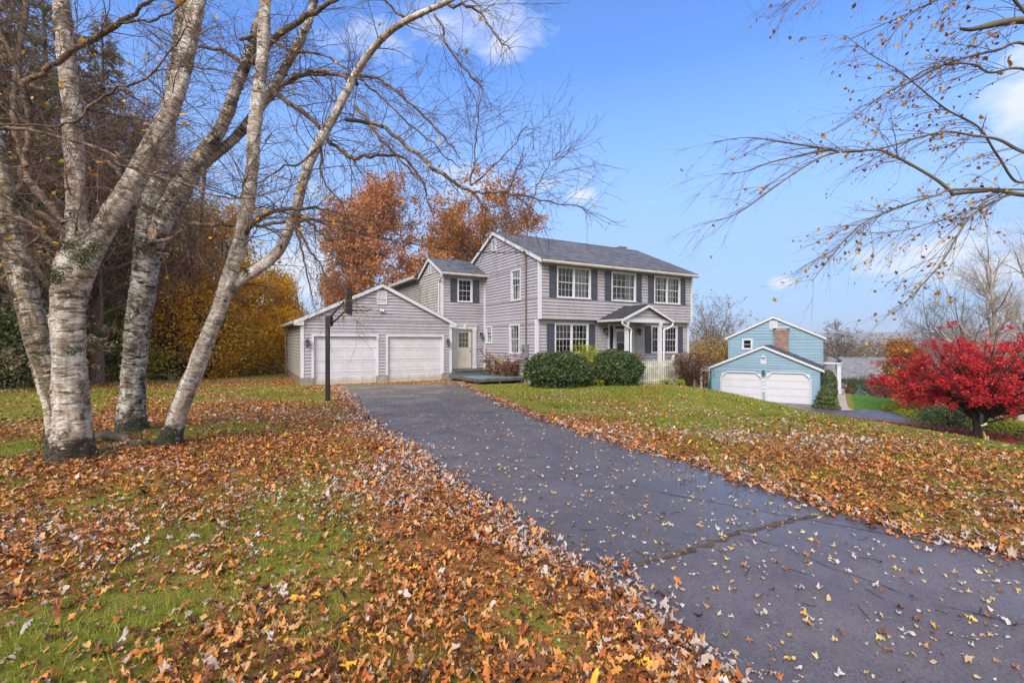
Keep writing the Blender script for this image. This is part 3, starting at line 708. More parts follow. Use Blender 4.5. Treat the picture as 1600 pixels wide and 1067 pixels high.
def siding(name, m, poly, holes, mat, parent, pitch=.15, lap=.022, zref=0.):
    poly = [tuple(map(float, p)) for p in poly]; zs = [p[1] for p in poly]; zmin, zmax = min(zs), max(zs)
    bp = set(zs)
    k = math.floor((zmin-zref)/pitch)
    while zref+k*pitch < zmax: bp.add(zref+k*pitch); k += 1
    for h in holes: bp |= {h[2], h[3]}
    bp = sorted(b for b in bp if zmin-1e-6 <= b <= zmax+1e-6)
    def ext(z, up):
        z = z+(1e-6 if up else -1e-6); xs = []
        for i in range(len(poly)):
            (x0, z0), (x1, z1) = poly[i], poly[(i+1) % len(poly)]
            if (z0 > z) != (z1 > z): xs.append(x0+(x1-x0)*(z-z0)/(z1-z0))
        return (min(xs), max(xs)) if len(xs) >= 2 else None
    b = MB()
    for za, zb in zip(bp[:-1], bp[1:]):
        if zb-za < 1e-4: continue
        ea, eb = ext(za, True), ext(zb, False)
        if not ea or not eb: continue
        fr = lambda z, base: lap*(1-(z-base)/pitch)
        base = zref+math.floor((za-zref)/pitch+1e-6)*pitch
        oa, ob = fr(za, base), fr(zb, base)
        segs = [(ea[0], eb[0], ea[1], eb[1])]
        for h in holes:
            if h[2] < zb-1e-5 and h[3] > za+1e-5:
                ns = []
                for (la, lb, ra, rb) in segs:
                    if h[1] <= min(la, lb) or h[0] >= max(ra, rb): ns.append((la, lb, ra, rb)); continue
                    if h[0] > max(la, lb): ns.append((la, lb, h[0], h[0]))
                    if h[1] < min(ra, rb): ns.append((h[1], h[1], ra, rb))
                segs = ns
        for (la, lb, ra, rb) in segs:
            if abs(za-base) < 1e-4 and zb-za > .05:      # shadow gap under the lap above
                gp = .030 if pitch < .16 else .014; k_ = 1-gp/(zb-za); zc = zb-gp; lc, rc = la+(lb-la)*k_, ra+(rb-ra)*k_
                b.poly([m(la, za, oa), m(ra, za, oa), m(rc, zc, ob), m(lc, zc, ob)]); b.poly([m(lc, zc, -.045), m(rc, zc, -.045), m(rb, zb, -.045), m(lb, zb, -.045)])
                b.poly([m(lc, zc, -.045), m(rc, zc, -.045), m(rc, zc, ob), m(lc, zc, ob)]); b.poly([m(la, za, -.045), m(ra, za, -.045), m(ra, za, oa), m(la, za, oa)]); continue
            b.poly([m(la, za, oa), m(ra, za, oa), m(rb, zb, ob), m(lb, zb, ob)])
            if abs(za-base) < 1e-4: b.poly([m(la, za, -.01), m(ra, za, -.01), m(ra, za, oa), m(la, za, oa)])
    return b.build(name, mat, parent)

def curtain_mb(m, a0, a1, z0, z1, o, folds=9):
    b = MB(); n = folds*4; xs = np.linspace(a0, a1, n+1); os_ = o+.02*np.sin(np.linspace(0, folds*2*np.pi, n+1))
    for i in range(n): b.poly([m(xs[i], z0, os_[i]), m(xs[i+1], z0, os_[i+1]), m(xs[i+1], z1, os_[i+1]), m(xs[i], z1, os_[i])])
    return b

def window(parent, m, a0, a1, z0, z1, units=2, cols=4, rows=2, double=True, trim=.075, curt=None, name='window', back=-.55, mull=.07):
    """a0..z1 outer trim. double-hung sashes with muntin grid"""
    b = MB(); o0, o1 = -.05, .045
    b.box(m, a0, a1, z1-trim, z1, o0, o1); b.box(m, a0-.015, a1+.015, z0, z0+trim*.8, o0, o1+.02)
    b.box(m, a0, a0+trim, z0+trim*.8, z1-trim, o0, o1-.002); b.box(m, a1-trim, a1, z0+trim*.8, z1-trim, o0, o1-.002)
    ia0, ia1, iz0, iz1 = a0+trim, a1-trim, z0+trim*.8, z1-trim
    uw = (ia1-ia0-(units-1)*mull)/units
    panes = MB()
    for k in range(units):
        l = ia0+k*(uw+mull); r = l+uw
        if k: b.box(m, l-mull, l, iz0, iz1, o0, o1-.006)
        zm = (iz0+iz1)/2; s = .035
        sash = [(iz0, zm+s/2, -.022), (zm-s/2, iz1, -.004)] if double else [(iz0, iz1, -.004)]
        for (sz0, sz1, oo) in sash:
            b.box(m, l, l+s, sz0, sz1, oo-.02, oo+.004); b.box(m, r-s, r, sz0, sz1, oo-.02, oo+.004)
            b.box(m, l+s, r-s, sz0, sz0+s, oo-.02, oo+.004); b.box(m, l+s, r-s, sz1-s, sz1, oo-.02, oo+.004)
            R_ = rows if double else rows*2
            for c in range(1, cols):
                xc = l+s+(r-l-2*s)*c/cols; b.box(m, xc-.0055, xc+.0055, sz0+s, sz1-s, oo-.015, oo-.001)
            for c in range(1, R_):
                zc = sz0+s+(sz1-sz0-2*s)*c/R_; b.box(m, l+s, r-s, zc-.0055, zc+.0055, oo-.014, oo-.002)
            g = oo-.012; panes.poly([m(l+s, sz0+s, g), m(r-s, sz0+s, g), m(r-s, sz1-s, g), m(l+s, sz1-s, g)])
    w = b.build(name, M['white'], parent)
    panes.build('pane', M['glass'], w)
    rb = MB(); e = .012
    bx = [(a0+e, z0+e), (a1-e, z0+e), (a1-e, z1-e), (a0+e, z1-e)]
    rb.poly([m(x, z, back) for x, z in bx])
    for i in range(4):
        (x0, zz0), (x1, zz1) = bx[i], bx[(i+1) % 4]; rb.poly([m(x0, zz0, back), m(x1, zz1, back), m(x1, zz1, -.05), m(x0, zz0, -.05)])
    rb.build('dark_room_backing', M['roomdim'], w)  # shallow dark box in place of a room in shade
    for (f0, f1, g0, g1) in curt or ():
        curtain_mb(m, ia0+f0*(ia1-ia0), ia0+f1*(ia1-ia0), iz0+g0*(iz1-iz0), iz0+g1*(iz1-iz0), -.16, max(2, int(8*(f1-f0)*(ia1-ia0)))).build('curtain', M['curtain'], w)
    return w

def shutter(parent, m, a0, a1, z0, z1, mat='shutter', rails=1):
    b = MB(); s = .04
    b.box(m, a0, a0+s, z0, z1, .0, .045); b.box(m, a1-s, a1, z0, z1, .0, .045)
    b.box(m, a0+s, a1-s, z0, z0+s, 0, .044); b.box(m, a0+s, a1-s, z1-s, z1, 0, .044)
    zm = z0+(z1-z0)*.47; b.box(m, a0+s, a1-s, zm, zm+s, 0, .044)
    for (p, q) in ((z0+s, zm), (zm+s, z1-s)):
        n = max(4, int((q-p)/.045)); st = (q-p)/n
        for k in range(n):
            z = p+k*st
            b.poly([m(a0+s, z, .030), m(a1-s, z, .030), m(a1-s, z+st, .026), m(a0+s, z+st, .026)])
            b.poly([m(a0+s, z, .030), m(a1-s, z, .030), m(a1-s, z, .025), m(a0+s, z, .025)])
    return b.build('shutter', M[mat], parent)

def garage_door(parent, m, a0, a1, z0, z1, o, mat, rows=4, cols=4, clip=0.):
    b = MB(); rh = (z1-z0)/rows
    pa = .10
    cw = (a1-a0-pa*(cols+1))/cols
    for r in range(rows):
        zb, zt = z0+r*rh, z0+(r+1)*rh-.014
        b.box(m, a0, a1, zb, zt, o-.06, o-.014)
        q0, q1 = zb+.10, zt-.09
        b.box(m, a0, a1, zb, q0, o-.031, o); b.box(m, a0, a1, q1, zt, o-.031, o)
        for k in range(cols+1): x = a0+k*(cw+pa); b.box(m, x, x+pa, q0, q1, o-.031, o-.0005)
        for k in range(cols): x = a0+pa+k*(cw+pa); b.box(m, x+.05, x+cw-.05, q0+.05, q1-.05, o-.015, o-.004)
    b.box(m, a0, a1, z0-.02, z0, o-.035, o-.005)
    return b.build('garage_door', mat, parent)

def lantern(parent, m, a, z, drop=.30, w=.14):
    b = MB()
    b.box(m, a-.05, a+.05, z-.08, z+.12, 0, .025)
    b.tube([m(a, z+.06, .02), m(a, z+.16, .08), m(a, z+.17, .14), m(a, z+.10, .16)], .012, 6)
    pr = lambda s0, s1, z0, z1: b.prism(lambda p, q, t: m(a+p*(s0 if t < .5 else s1), z0 if t < .5 else z1, .16+q*(s0 if t < .5 else s1)), [(math.cos(k*R(60)), math.sin(k*R(60))) for k in range(6)], 0, 1)
    pr(.10, .03, z+.03, z+.12); pr(.045, .075, z-.20, z-.17); pr(.03, .045, z-.23, z-.20)
    for k in range(6):
        c, s = math.cos(k*R(60)), math.sin(k*R(60)); b.tube([m(a+c*.062, z-.18, .16+s*.062), m(a+c*.088, z+.03, .16+s*.088)], .008, 4)
    l = b.build('wall_lantern', M['black'], parent)
    g = MB(); g.prism(lambda p, q, t: m(a+p*(.055 if t < .5 else .08), z-.17 if t < .5 else z+.03, .16+q*(.055 if t < .5 else .08)), [(math.cos(k*R(60)), math.sin(k*R(60))) for k in range(6)], 0, 1)
    g.build('lantern_glass', M['lampglass'], l)
    return l

def vent(parent, m, a0, a1, z0, z1, mat='white'):
    b = MB(); s = .05
    b.box(m, a0, a0+s, z0, z1, 0, .05); b.box(m, a1-s, a1, z0, z1, 0, .05); b.box(m, a0+s, a1-s, z0, z0+s, 0, .049); b.box(m, a0+s, a1-s, z1-s, z1, 0, .049)
    n = int((z1-z0-2*s)/.05); st = (z1-z0-2*s)/n
    for k in range(n):
        z = z0+s+k*st; b.poly([m(a0+s, z, .045), m(a1-s, z, .045), m(a1-s, z+st, .012), m(a0+s, z+st, .012)]); b.poly([m(a0+s, z, .045), m(a1-s, z, .045), m(a1-s, z, .01), m(a0+s, z, .01)])
    return b.build('gable_vent', M[mat], parent)

def gable_roof(parent, m3, p0, pr, p1, z0, zr, z1, t0, t1, mat, th=.10, trim=None, tm0=True, tm1=True, name='roof', q=.17):
    """cross-section (p,z) with ridge at pr; extruded t0..t1; m3(p,z,t)"""
    b = MB()
    b.prism(m3, [(p0, z0), (pr, zr), (pr, zr-th), (p0, z0-th)], t0, t1)
    b.prism(m3, [(pr, zr), (p1, z1), (p1, z1-th), (pr, zr-th)], t0, t1)
    b.prism(m3, [(pr-.14, zr-.14*(zr-z0)/(pr-p0)+.012), (pr, zr+.014), (pr+.14, zr-.14*(zr-z1)/(p1-pr)+.012), (pr, zr-.03)], t0-.003, t1+.003)
    r = b.build(name, mat, parent)
    for (on, ta, tb) in ((tm0, t0-.022, t0+.02), (tm1, t1-.02, t1+.022)):
        if not on: continue
        w = MB(); w.prism(m3, [(p0, z0-.025), (pr, zr-.025), (p1, z1-.025), (p1, z1-.025-q), (pr, zr-.025-q), (p0, z0-.025-q)], ta, tb); w.build('rake_trim', trim or M['greytrim'], r)
    return r

def gutter(parent, P0, P1, out, mat='gutter'):
    """K-profile gutter from P0 to P1 (local points); out = outward unit dir"""
    P0 = np.array(P0, float); P1 = np.array(P1, float); out = np.array(out, float)
    prof = [(0,0),(.11,0),(.13,.05),(.12,.12),(.105,.12),(.10,.02),(.012,.02),(.012,.12),(0,.12)]
    b = MB(); b.prism(lambda p, q, t: tuple((P0*(1-t)+P1*t)+out*p+np.array([0,0,q])), prof, 0, 1)
    return b.build('gutter', M[mat], parent)

def build_house():
    h = empty('house', (HC[0], HC[1], 0), math.atan2(D1[1], D1[0]))
    tag(h, 'two-storey lavender grey clapboard house with attached garage behind the driveway', 'house')
    Wd, Dp = 10.32, 8.8
    f0, f1 = Fv(0.), Fv(.25); gl = Fu(0.)
    # --- main block
    upw = [(0.95,2.98,3.69,5.22), (4.30,5.98,3.68,5.20), (7.30,9.33,3.68,5.20)]
    low = [(1.00,3.04,1.02,2.53), (7.35,9.40,1.00,2.51)]
    door = (4.29,6.08,.10,2.54)
    def holes(ws): return [(a+.02,b-.02,c+.02,d-.02) for a,b,c,d in ws]
    siding('front_wall_upper', f0, [(.05,2.74),(Wd-.05,2.74),(Wd-.05,5.42),(.05,5.42)], holes(upw), M['lav'], h, zref=2.74)
    siding('front_wall_lower', f1, [(.05,.02),(Wd-.05,.02),(Wd-.05,2.74),(.05,2.74)], holes(low+[door]), M['lav'], h, zref=.02)
    sdw = [(1.63,2.59,3.66,5.23), (1.75,2.76,1.02,2.52), (4.70,5.44,1.53,2.50)]
    siding('gable_wall', gl, [(.27,.02),(Dp-.05,.02),(Dp-.05,5.42),(4.4,7.44),(.05,5.36),(.05,2.74),(.27,2.74)], holes(sdw), M['lav_side'], h, zref=.02)
    siding('far_gable_wall', Fu(Wd, 1), [(.3,.02),(Dp,.02),(Dp,5.42),(4.4,7.44),(0,5.36),(0,2.74),(.3,2.74)], [], M['lav_side'], h, zref=.02)
    siding('rear_wall', lambda a, z, o: (a, Dp+o, z), [(0,.02),(Wd,.02),(Wd,5.42),(0,5.42)], [], M['lav'], h)
    b = MB(); b.box(f0, .02, Wd-.02, 2.70, 2.74, -.30, .012); b.build('overhang_soffit', M['gutter'], h)
    b = MB(); b.box(f1, .03, Wd-.03, -1.7, .02, -.2, -.02); b.box(gl, .28, Dp, -1.7, .02, -.2, -.02); b.box(Fu(Wd, 1), .3, Dp, -2.2, .02, -.2, -.02); b.build('foundation', M['conc'], h)
    w = .10
    def board(m, a0, a1, z0, z1, o0=-.002, o1=.030, mat='white', name='corner_board'): b = MB(); b.box(m, a0, a1, z0, z1, o0, o1); b.build(name, M[mat], h)
    def corner(p, name='corner_board', mat='white'):   # L-shaped board, p = plan polygon, z0, z1
        b = MB(); b.prism(lambda x, y, z: (x, y, z), p[0], p[1], p[2]); b.build(name, M[mat], h)
    L_ = lambda x, y, sx, sy, w=.11, t=.034: [(x-sx*t, y-sy*t), (x+sx*w, y-sy*t), (x+sx*w, y), (x, y), (x, y+sy*w), (x-sx*t, y+sy*w)]
    for p in ((L_(0,0,1,1), 2.68, 5.40), (L_(Wd,0,-1,1), 2.68, 5.40), (L_(.0,.25,1,1), -.02, 2.69), (L_(Wd,.25,-1,1), -.02, 2.69), (L_(0,Dp,1,-1), 0, 5.4)): corner(p)
    board(gl, 5.50, 5.56, .02, 5.5); board(Fv(5.63), -.06, .0, .02, 5.4)
    # roof
    m3 = lambda p, z, t: (t, p, z)
    gable_roof(h, m3, -.33, 4.4, Dp+.33, 5.43, 7.56, 5.43, -.12, Wd+.14, M['shingle_x'])
    b = MB(); b.box(f0, -.10, Wd+.12, 5.22, 5.34, .26, .30); b.box(f0, -.10, Wd+.12, 5.30, 5.33, -.02, .26); b.build('soffit', M['white'], h)
    gutter(h, (-.12, -.30, 5.24), (Wd+.14, -.30, 5.24), (0,-1,0))
    vent(h, gl, 4.16, 4.68, 6.50, 7.18)
    b = MB(); b.box(lambda a, z, o: (a, o, z), 9.40, 9.92, 7.0, 7.76, 4.80, 5.30); ch = b.build('chimney', M['brickred'], h)
    b = MB(); b.box(lambda a, z, o: (a, o, z), 9.36, 9.96, 7.76, 7.81, 4.76, 5.34); b.build('chimney_cap', M['conc'], ch)
    b = MB(); b.box(lambda a, z, o: (a, o, z), 2.6, 3.1, 7.42, 7.62, 4.9, 5.3); b.build('roof_vent', M['black'], h)
    # windows
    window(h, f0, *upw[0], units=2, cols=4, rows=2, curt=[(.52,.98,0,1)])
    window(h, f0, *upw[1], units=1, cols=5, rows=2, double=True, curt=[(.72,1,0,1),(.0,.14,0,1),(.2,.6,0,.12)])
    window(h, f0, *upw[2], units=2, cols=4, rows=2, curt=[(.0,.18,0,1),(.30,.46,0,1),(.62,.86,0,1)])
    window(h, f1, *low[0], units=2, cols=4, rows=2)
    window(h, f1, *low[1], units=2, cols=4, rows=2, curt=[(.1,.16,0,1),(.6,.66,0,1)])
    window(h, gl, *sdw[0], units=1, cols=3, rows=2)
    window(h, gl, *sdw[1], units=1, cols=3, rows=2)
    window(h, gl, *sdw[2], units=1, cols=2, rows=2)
    for a0, a1 in ((.53,.93),(3.0,3.38),(3.88,4.28),(6.0,6.38),(6.88,7.28),(9.36,9.74)): shutter(h, f0, a0, a1, 3.70, 5.17, 'shutter_grey')
    for a0, a1 in ((.57,.98),(3.06,3.44),(6.92,7.33),(9.42,9.82)): shutter(h, f1, a0, a1, 1.04, 2.48, 'shutter_grey')
    # front entrance: storm door between sidelights
    b = MB(); a0, a1, z0, z1 = door; t = .09
    b.box(f1, a0, a0+t, z0, z1, -.05, .045); b.box(f1, a1-t, a1, z0, z1, -.05, .045); b.box(f1, a0+t, a1-t, z1-t, z1, -.05, .044)
    for a in (a0+.44, a1-.44-.06): b.box(f1, a, a+.06, z0, z1-t, -.05, .03)
    for a in (a0+.09, a1-.09-.05, a0+.39, a1-.39-.05): b.box(f1, a, a+.05, z0, z1-t, -.05, .012)
    fr = b.build('front_entrance', M['white'], h)
    b = MB(); b.box(f1, a0+t, a1-t, z0, z1-t, -.12, -.09); b.build('entrance_panel', M['shutter'], fr)
    b = MB()
    for (p, q) in ((a0+.15, a0+.39), (a1-.39, a1-.15)): b.poly([f1(p, z0+.1, -.03), f1(q, z0+.1, -.03), f1(q, z1-.2, -.03), f1(p, z1-.2, -.03)])
    b.build('sidelight', M['glass'], fr)
    b = MB(); d0, d1 = a0+.52, a1-.52; b.box(f1, d0, d0+.10, z0, 2.30, -.06, -.01); b.box(f1, d1-.10, d1, z0, 2.30, -.06, -.01); b.box(f1, d0+.1, d1-.1, 2.16, 2.30, -.06, -.011); b.box(f1, d0+.1, d1-.1, z0, z0+.25, -.06, -.011)
    for k in range(1, 3): b.box(f1, d0+.1, d1-.1, z0+.25+k*.62, z0+.27+k*.62, -.05, -.02)
    sd = b.build('storm_door', M['white'], h)
    b = MB(); b.poly([f1(d0+.1, z0+.2, -.03), f1(d1-.1, z0+.2, -.03), f1(d1-.1, 2.2, -.03), f1(d0+.1, 2.2, -.03)]); b.build('door_pane', M['glass'], sd)
    b = MB(); b.box(f1, d0+.03, d0+.07, 1.05, 1.3, -.01, .05); b.build('handle', M['brass'], sd)
    lantern(h, f1, 4.08, 2.20); lantern(h, f1, 6.40, 2.20)
    # porch
    b = MB(); b.box(f0, 3.55, 6.75, -.45, .08, -.2, 1.75); b.build('porch_step', M['conc'], h)
    m3p = lambda p, z, t: (p, t, z)
    pr = gable_roof(h, m3p, 3.45, 5.16, 6.87, 2.72, 3.44, 2.72, -1.72, .0, M['shingle_py'], .07, M['white'], True, False, 'porch_roof', q=.12)
    fp = Fv(-1.55)
    siding('porch_gable', fp, [(3.72,2.72),(6.60,2.72),(5.16,3.34)], [], M['lav'], pr, zref=2.72)
    b = MB(); b.box(fp, 3.55, 6.77, 2.56, 2.72, -.10, .04); b.box(lambda a, z, o: (a, o, z), 3.60, 3.72, 2.58, 2.70, -1.45, .0); b.box(lambda a, z, o: (a, o, z), 6.60, 6.72, 2.58, 2.70, -1.45, .0); b.build('porch_beam', M['white'], pr)
    b = MB(); b.box(lambda a, z, o: (a, o, z), 3.7, 6.62, 2.64, 2.665, -1.5, -.0); b.build('porch_ceiling', M['white'], pr)
    for s in (3.50, 6.82):
        b = MB(); so = -1 if s < 5 else 1
        b.prism(lambda p, q, t: (s+so*p, -1.72*(1-t)+0*t, 2.60+q), [(0,0),(.09,0),(.11,.10),(0,.10)], 0, 1); b.build('gutter', M['white'], pr)
    for a in (3.86, 6.06):
        b = MB(); b.box(fp, a, a+.15, .08, 2.56, -.13, .02); b.box(fp, a-.02, a+.17, .08, .22, -.15, .04); b.box(fp, a-.02, a+.17, 2.44, 2.56, -.15, .04); b.build('porch_post', M['white'], h)
    for s, e in ((3.50, 4.08), (6.82, 6.28)):
        b = MB(); b.tube(smooth_curve([(s, -1.68, 2.60), (s, -1.69, 2.46), ((s+e)/2, -1.68, 2.32), (e, -1.63, 2.20), (e, -1.62, 1.8), (e, -1.62, .15)], 24), .045, 8); b.build('downspout', M['white'], pr, True)
    # service mast and meter
    b = MB(); b.tube([gl(1.06, 1.5, .09), gl(1.06, 5.75, .09)], .035, 8); b.tube(smooth_curve([gl(1.06, 5.75, .09), gl(1.06, 5.92, .12), gl(1.0, 5.86, .22)], 8), .05, 8)
    b.tube(smooth_curve([gl(1.0, 5.88, .2), gl(.90, 6.05, .3), gl(.86, 5.75, .3), gl(1.0, 5.5, .15)], 12), .012, 5); b.tube(smooth_curve([gl(1.0, 5.9, .2), gl(1.2, 6.1, .3), gl(1.25, 5.8, .25), gl(1.1, 5.45, .13)], 12), .012, 5)
    b.tube([gl(1.06, -.3, .09), gl(1.06, .9, .09)], .04, 8); mst = b.build('service_mast', M['rust'], h)
    b = MB(); b.box(gl, .90, 1.22, .88, 1.52, .03, .20); bx = b.build('meter_box', M['galv'], h, bevel=.01)
    b = MB(); b.tube([gl(1.06, 1.28, .20), gl(1.06, 1.28, .30)], .09, 14); b.build('meter_dial', M['lampglass'], bx)
    # --- connector
    U0 = -2.57; fc = Fv(5.63); cl = Fu(U0)
    cw = (-1.66,-.76,3.79,5.09); cd = (-1.75,-.77,.16,2.33)
    siding('connector_wall', fc, [(U0+.03,.05),(-.03,.05),(-.03,5.36),(U0+.03,5.36)], [(cw[0]+.02,cw[1]-.02,cw[2]+.02,cw[3]-.02),(cd[0],cd[1],.05,cd[3])], M['lav'], h, zref=.05)
    siding('connector_gable', cl, [(5.66,.5),(9.05,.5),(9.05,5.45),(7.36,6.28),(5.66,5.42)], [], M['lav_mildew'], h, zref=.05)
    gable_roof(h, m3, 5.30, 7.36, 9.35, 5.37, 6.38, 5.42, U0-.12, .10, M['shingle_x'], tm1=False)
    gutter(h, (U0-.12, 5.30, 5.20), (-.01, 5.30, 5.20), (0,-1,0))
    b = MB(); b.box(fc, U0-.1, -.01, 5.28, 5.31, -.02, .33); b.build('soffit', M['white'], h)
    corner((L_(U0,5.63,1,1), .0, 5.36))
    b = MB(); b.tube(smooth_curve([(U0-.14, 5.26, 5.22), (U0-.14, 5.30, 5.05), (U0-.08, 5.75, 4.85), (U0-.08, 5.80, 4.6), (U0-.08, 5.80, 3.0)], 20), .04, 8); b.build('downspout', M['greytrim'], h, True)
    vent(h, cl, 7.16, 7.58, 5.45, 5.98)
    window(h, fc, *cw, units=1, cols=3, rows=2)
    shutter(h, fc, -2.06, -1.69, 3.81, 5.06); shutter(h, fc, -.73, -.35, 3.81, 5.06)
    b = MB(); b.tube([(-.9, 8.1, 5.9), (-.9, 8.1, 6.62)], .10, 12); b.tube([(-.9, 8.1, 6.62), (-.9, 8.1, 6.72)], .15, 12); b.build('flue', M['galv'], h, True)
    # side door with pilasters
    b = MB()
    for a in (-1.98, -.74): b.box(fc, a, a+.21, .16, 2.34, .0, .06); b.box(fc, a-.02, a+.23, .16, .34, .0, .075); b.box(fc, a-.02, a+.23, 2.22, 2.34, .0, .075)
    b.box(fc, -2.02, -.50, 2.34, 2.52, .0, .07); b.box(fc, -2.06, -.46, 2.52, 2.58, .0, .11); b.box(fc, -1.33, -1.17, 2.32, 2.60, .0, .13)
    b.box(fc, -1.76, -.75, 2.28, 2.34, -.06, .02)
    b.build('door_surround', M['greytrim'], h)
    b = MB(); x0, x1, z0, z1 = -1.74, -.78, .18, 2.29; o = -.05
    b.box(fc, x0, x0+.20, z0, z1, o-.04, o); b.box(fc, x1-.20, x1, z0, z1, o-.04, o)
    for (p, q) in ((z0, z0+.2), (z0+.52, z0+.60), (z0+.98, z0+1.14), (z1-.16, z1)): b.box(fc, x0+.2, x1-.2, p, q, o-.04, o)
    b.box(fc, x0+.44, x1-.44, z0+.2, z0+.98, o-.04, o)
    b.box(fc, x0+.2, x1-.2, z0+.2, z0+.98, o-.04, o-.012)
    for (p, q) in ((x0+.24, x0+.42), (x1-.42, x1-.24)):
        b.box(fc, p, q, z0+.24, z0+.48, o-.02, o-.004); b.box(fc, p, q, z0+.64, z0+.94, o-.02, o-.004)
    for k in (1, 2): xx = x0+.2+.56*k/3; b.box(fc, xx-.01, xx+.01, z0+1.14, z1-.16, o-.02, o-.001); zz = z0+1.14+(z1-z0-1.30)*k/3; b.box(fc, x0+.2, x1-.2, zz-.01, zz+.01, o-.02, o-.002)
    dd = b.build('side_door', M['cream'], h)
    b = MB(); b.poly([fc(x0+.2, z0+1.14, o-.015), fc(x1-.2, z0+1.14, o-.015), fc(x1-.2, z1-.16, o-.015), fc(x0+.2, z1-.16, o-.015)]); b.build('door_pane', M['glass'], dd)
    curtain_mb(fc, x0+.2, x1-.2, z0+1.1, z1-.14, o-.06, 7).build('door_curtain', M['curtain'], dd)
    b = MB(); b.tube([fc(x1-.10, 1.12, o), fc(x1-.10, 1.12, o+.06)], .035, 10); b.build('door_knob', M['brass'], dd); b = MB(); b.tube([fc(x1-.10, 1.28, o), fc(x1-.10, 1.28, o+.03)], .028, 10); b.build('deadbolt', M['brass'], dd)
    b = MB(); b.box(fc, -2.3, -.05, .05, .16, -.05, .05); b.build('door_sill', M['wood'], h)
    lantern(h, fc, -.24, 2.0)
    # rear ell
    siding('rear_ell_wall', Fu(U0-.02), [(9.05,2.5),(14.5,2.5),(14.5,5.5),(9.05,5.5)], [], M['lav_dark'], h, zref=.05)
    gable_roof(h, lambda p, z, t: (p, t, z), U0-.4, 0.4, 3.4, 5.55, 6.9, 5.5, 9.06, 14.7, M['shingle_y'], tm0=False)
    b = MB(); b.box(lambda a, z, o: (a, o, z), U0-.40, U0-.0, 5.38, 5.41, 9.06, 14.7); b.box(lambda a, z, o: (a, o, z), U0-.46, U0-.40, 5.38, 5.55, 9.03, 14.7); b.build('soffit', M['gutter'], h)
    # --- garage
    G0, G1, V0, V1 = -9.49, -2.22, 5.13, 12.7
    fg = Fv(V0); gs = Fu(G0)
    doors = [(-9.07,-6.03,1.99), (-5.68,-2.63,1.99)]
    siding('garage_front_wall', fg, [(G0+.03,.02),(G1-.03,.02),(G1-.03,2.72),(-5.87,4.42),(G0+.03,2.65)], [(a,b,-.5,z) for a,b,z in doors], M['lav'], h, zref=.02)
    siding('garage_side_wall', gs, [(V0+.03,.02),(V1,.02),(V1,2.7),(V0+.03,2.7)], [], M['lav_dark'], h, zref=.02)
    siding('garage_rear_wall', lambda a, z, o: (a, V1+o, z), [(G0,.02),(G1,.02),(G1,2.7),(-5.87,4.4),(G0,2.7)], [], M['lav'], h)
    gable_roof(h, lambda p, z, t: (p, t, z), -9.78, -5.87, -1.96, 2.62, 4.49, 2.62, V0-.12, V1+.15, M['shingle_y'])
    corner((L_(G0,V0,1,1), .0, 2.38)); corner((L_(G1,V0,-1,1), .0, 2.38))
    board(fg, -9.80, G0+.10, 2.38, 2.62, -.1, .12, name='eave_return'); board(fg, G1-.10, -1.96, 2.38, 2.62, -.1, .12, name='eave_return')
    b = MB(); b.box(lambda a, z, o: (a, o, z), -9.78, G0, 2.42, 2.45, V0, V1); b.build('soffit', M['wood'], h)
    gutter(h, (-9.76, V0-.05, 2.46), (-9.76, V1+.1, 2.46), (-1,0,0))
    b = MB(); b.tube([(-9.60, V1-.1, 2.45), (-9.56, V1-.1, -.2)], .04, 6); b.build('downspout', M['galv'], h)
    for (a, b_, z) in doors:
        q = MB(); t = .10
        q.box(fg, a, a+t, -.02, z, -.12, .035); q.box(fg, b_-t, b_, -.02, z, -.12, .035); q.box(fg, a+t, b_-t, z-t, z, -.12, .034)
        q.build('door_casing', M['white'], h)
        garage_door(h, fg, a+t-.01, b_-t+.01, -.37, z-t+.01, -.09, M['gdoor'])
    b = MB(); b.box(fg, G0-.0, doors[0][0]+.08, -.6, .02, -.2, .012); b.box(fg, doors[0][1]-.08, doors[1][0]+.08, -.6, .02, -.2, .012); b.box(fg, doors[1][1]-.08, G1, -.6, .02, -.2, .012); b.build('foundation', M['conc'], h)
    b = MB(); b.box(gs, V0, V1, -.8, .02, -.2, -.01); b.build('brick_base', M['brickred'], h)
    vent(h, fg, -6.12, -5.62, 3.46, 4.10)
    b = MB(); b.box(fg, -5.96, -5.80, 3.12, 3.26, 0, .06); b.tube([fg(-5.93, 3.17, .05), fg(-5.96, 3.10, .15)], .045, 8); b.tube([fg(-5.83, 3.17, .05), fg(-5.79, 3.10, .15)], .045, 8); b.build('flood_light', M['white'], h)
    lantern(h, fg, -9.25, 1.62); lantern(h, fg, -2.44, 1.62)
    b = MB()
    for mm in (fg,): b.poly([mm(G0+.1, -.3, -1.2), mm(G1-.1, -.3, -1.2), mm(G1-.1, 2.4, -1.2), mm(G0+.1, 2.4, -1.2)])
    b.build('garage_dark_backing', M['dark'], h)  # dark sheet set behind the door openings as painted darkness
    return h

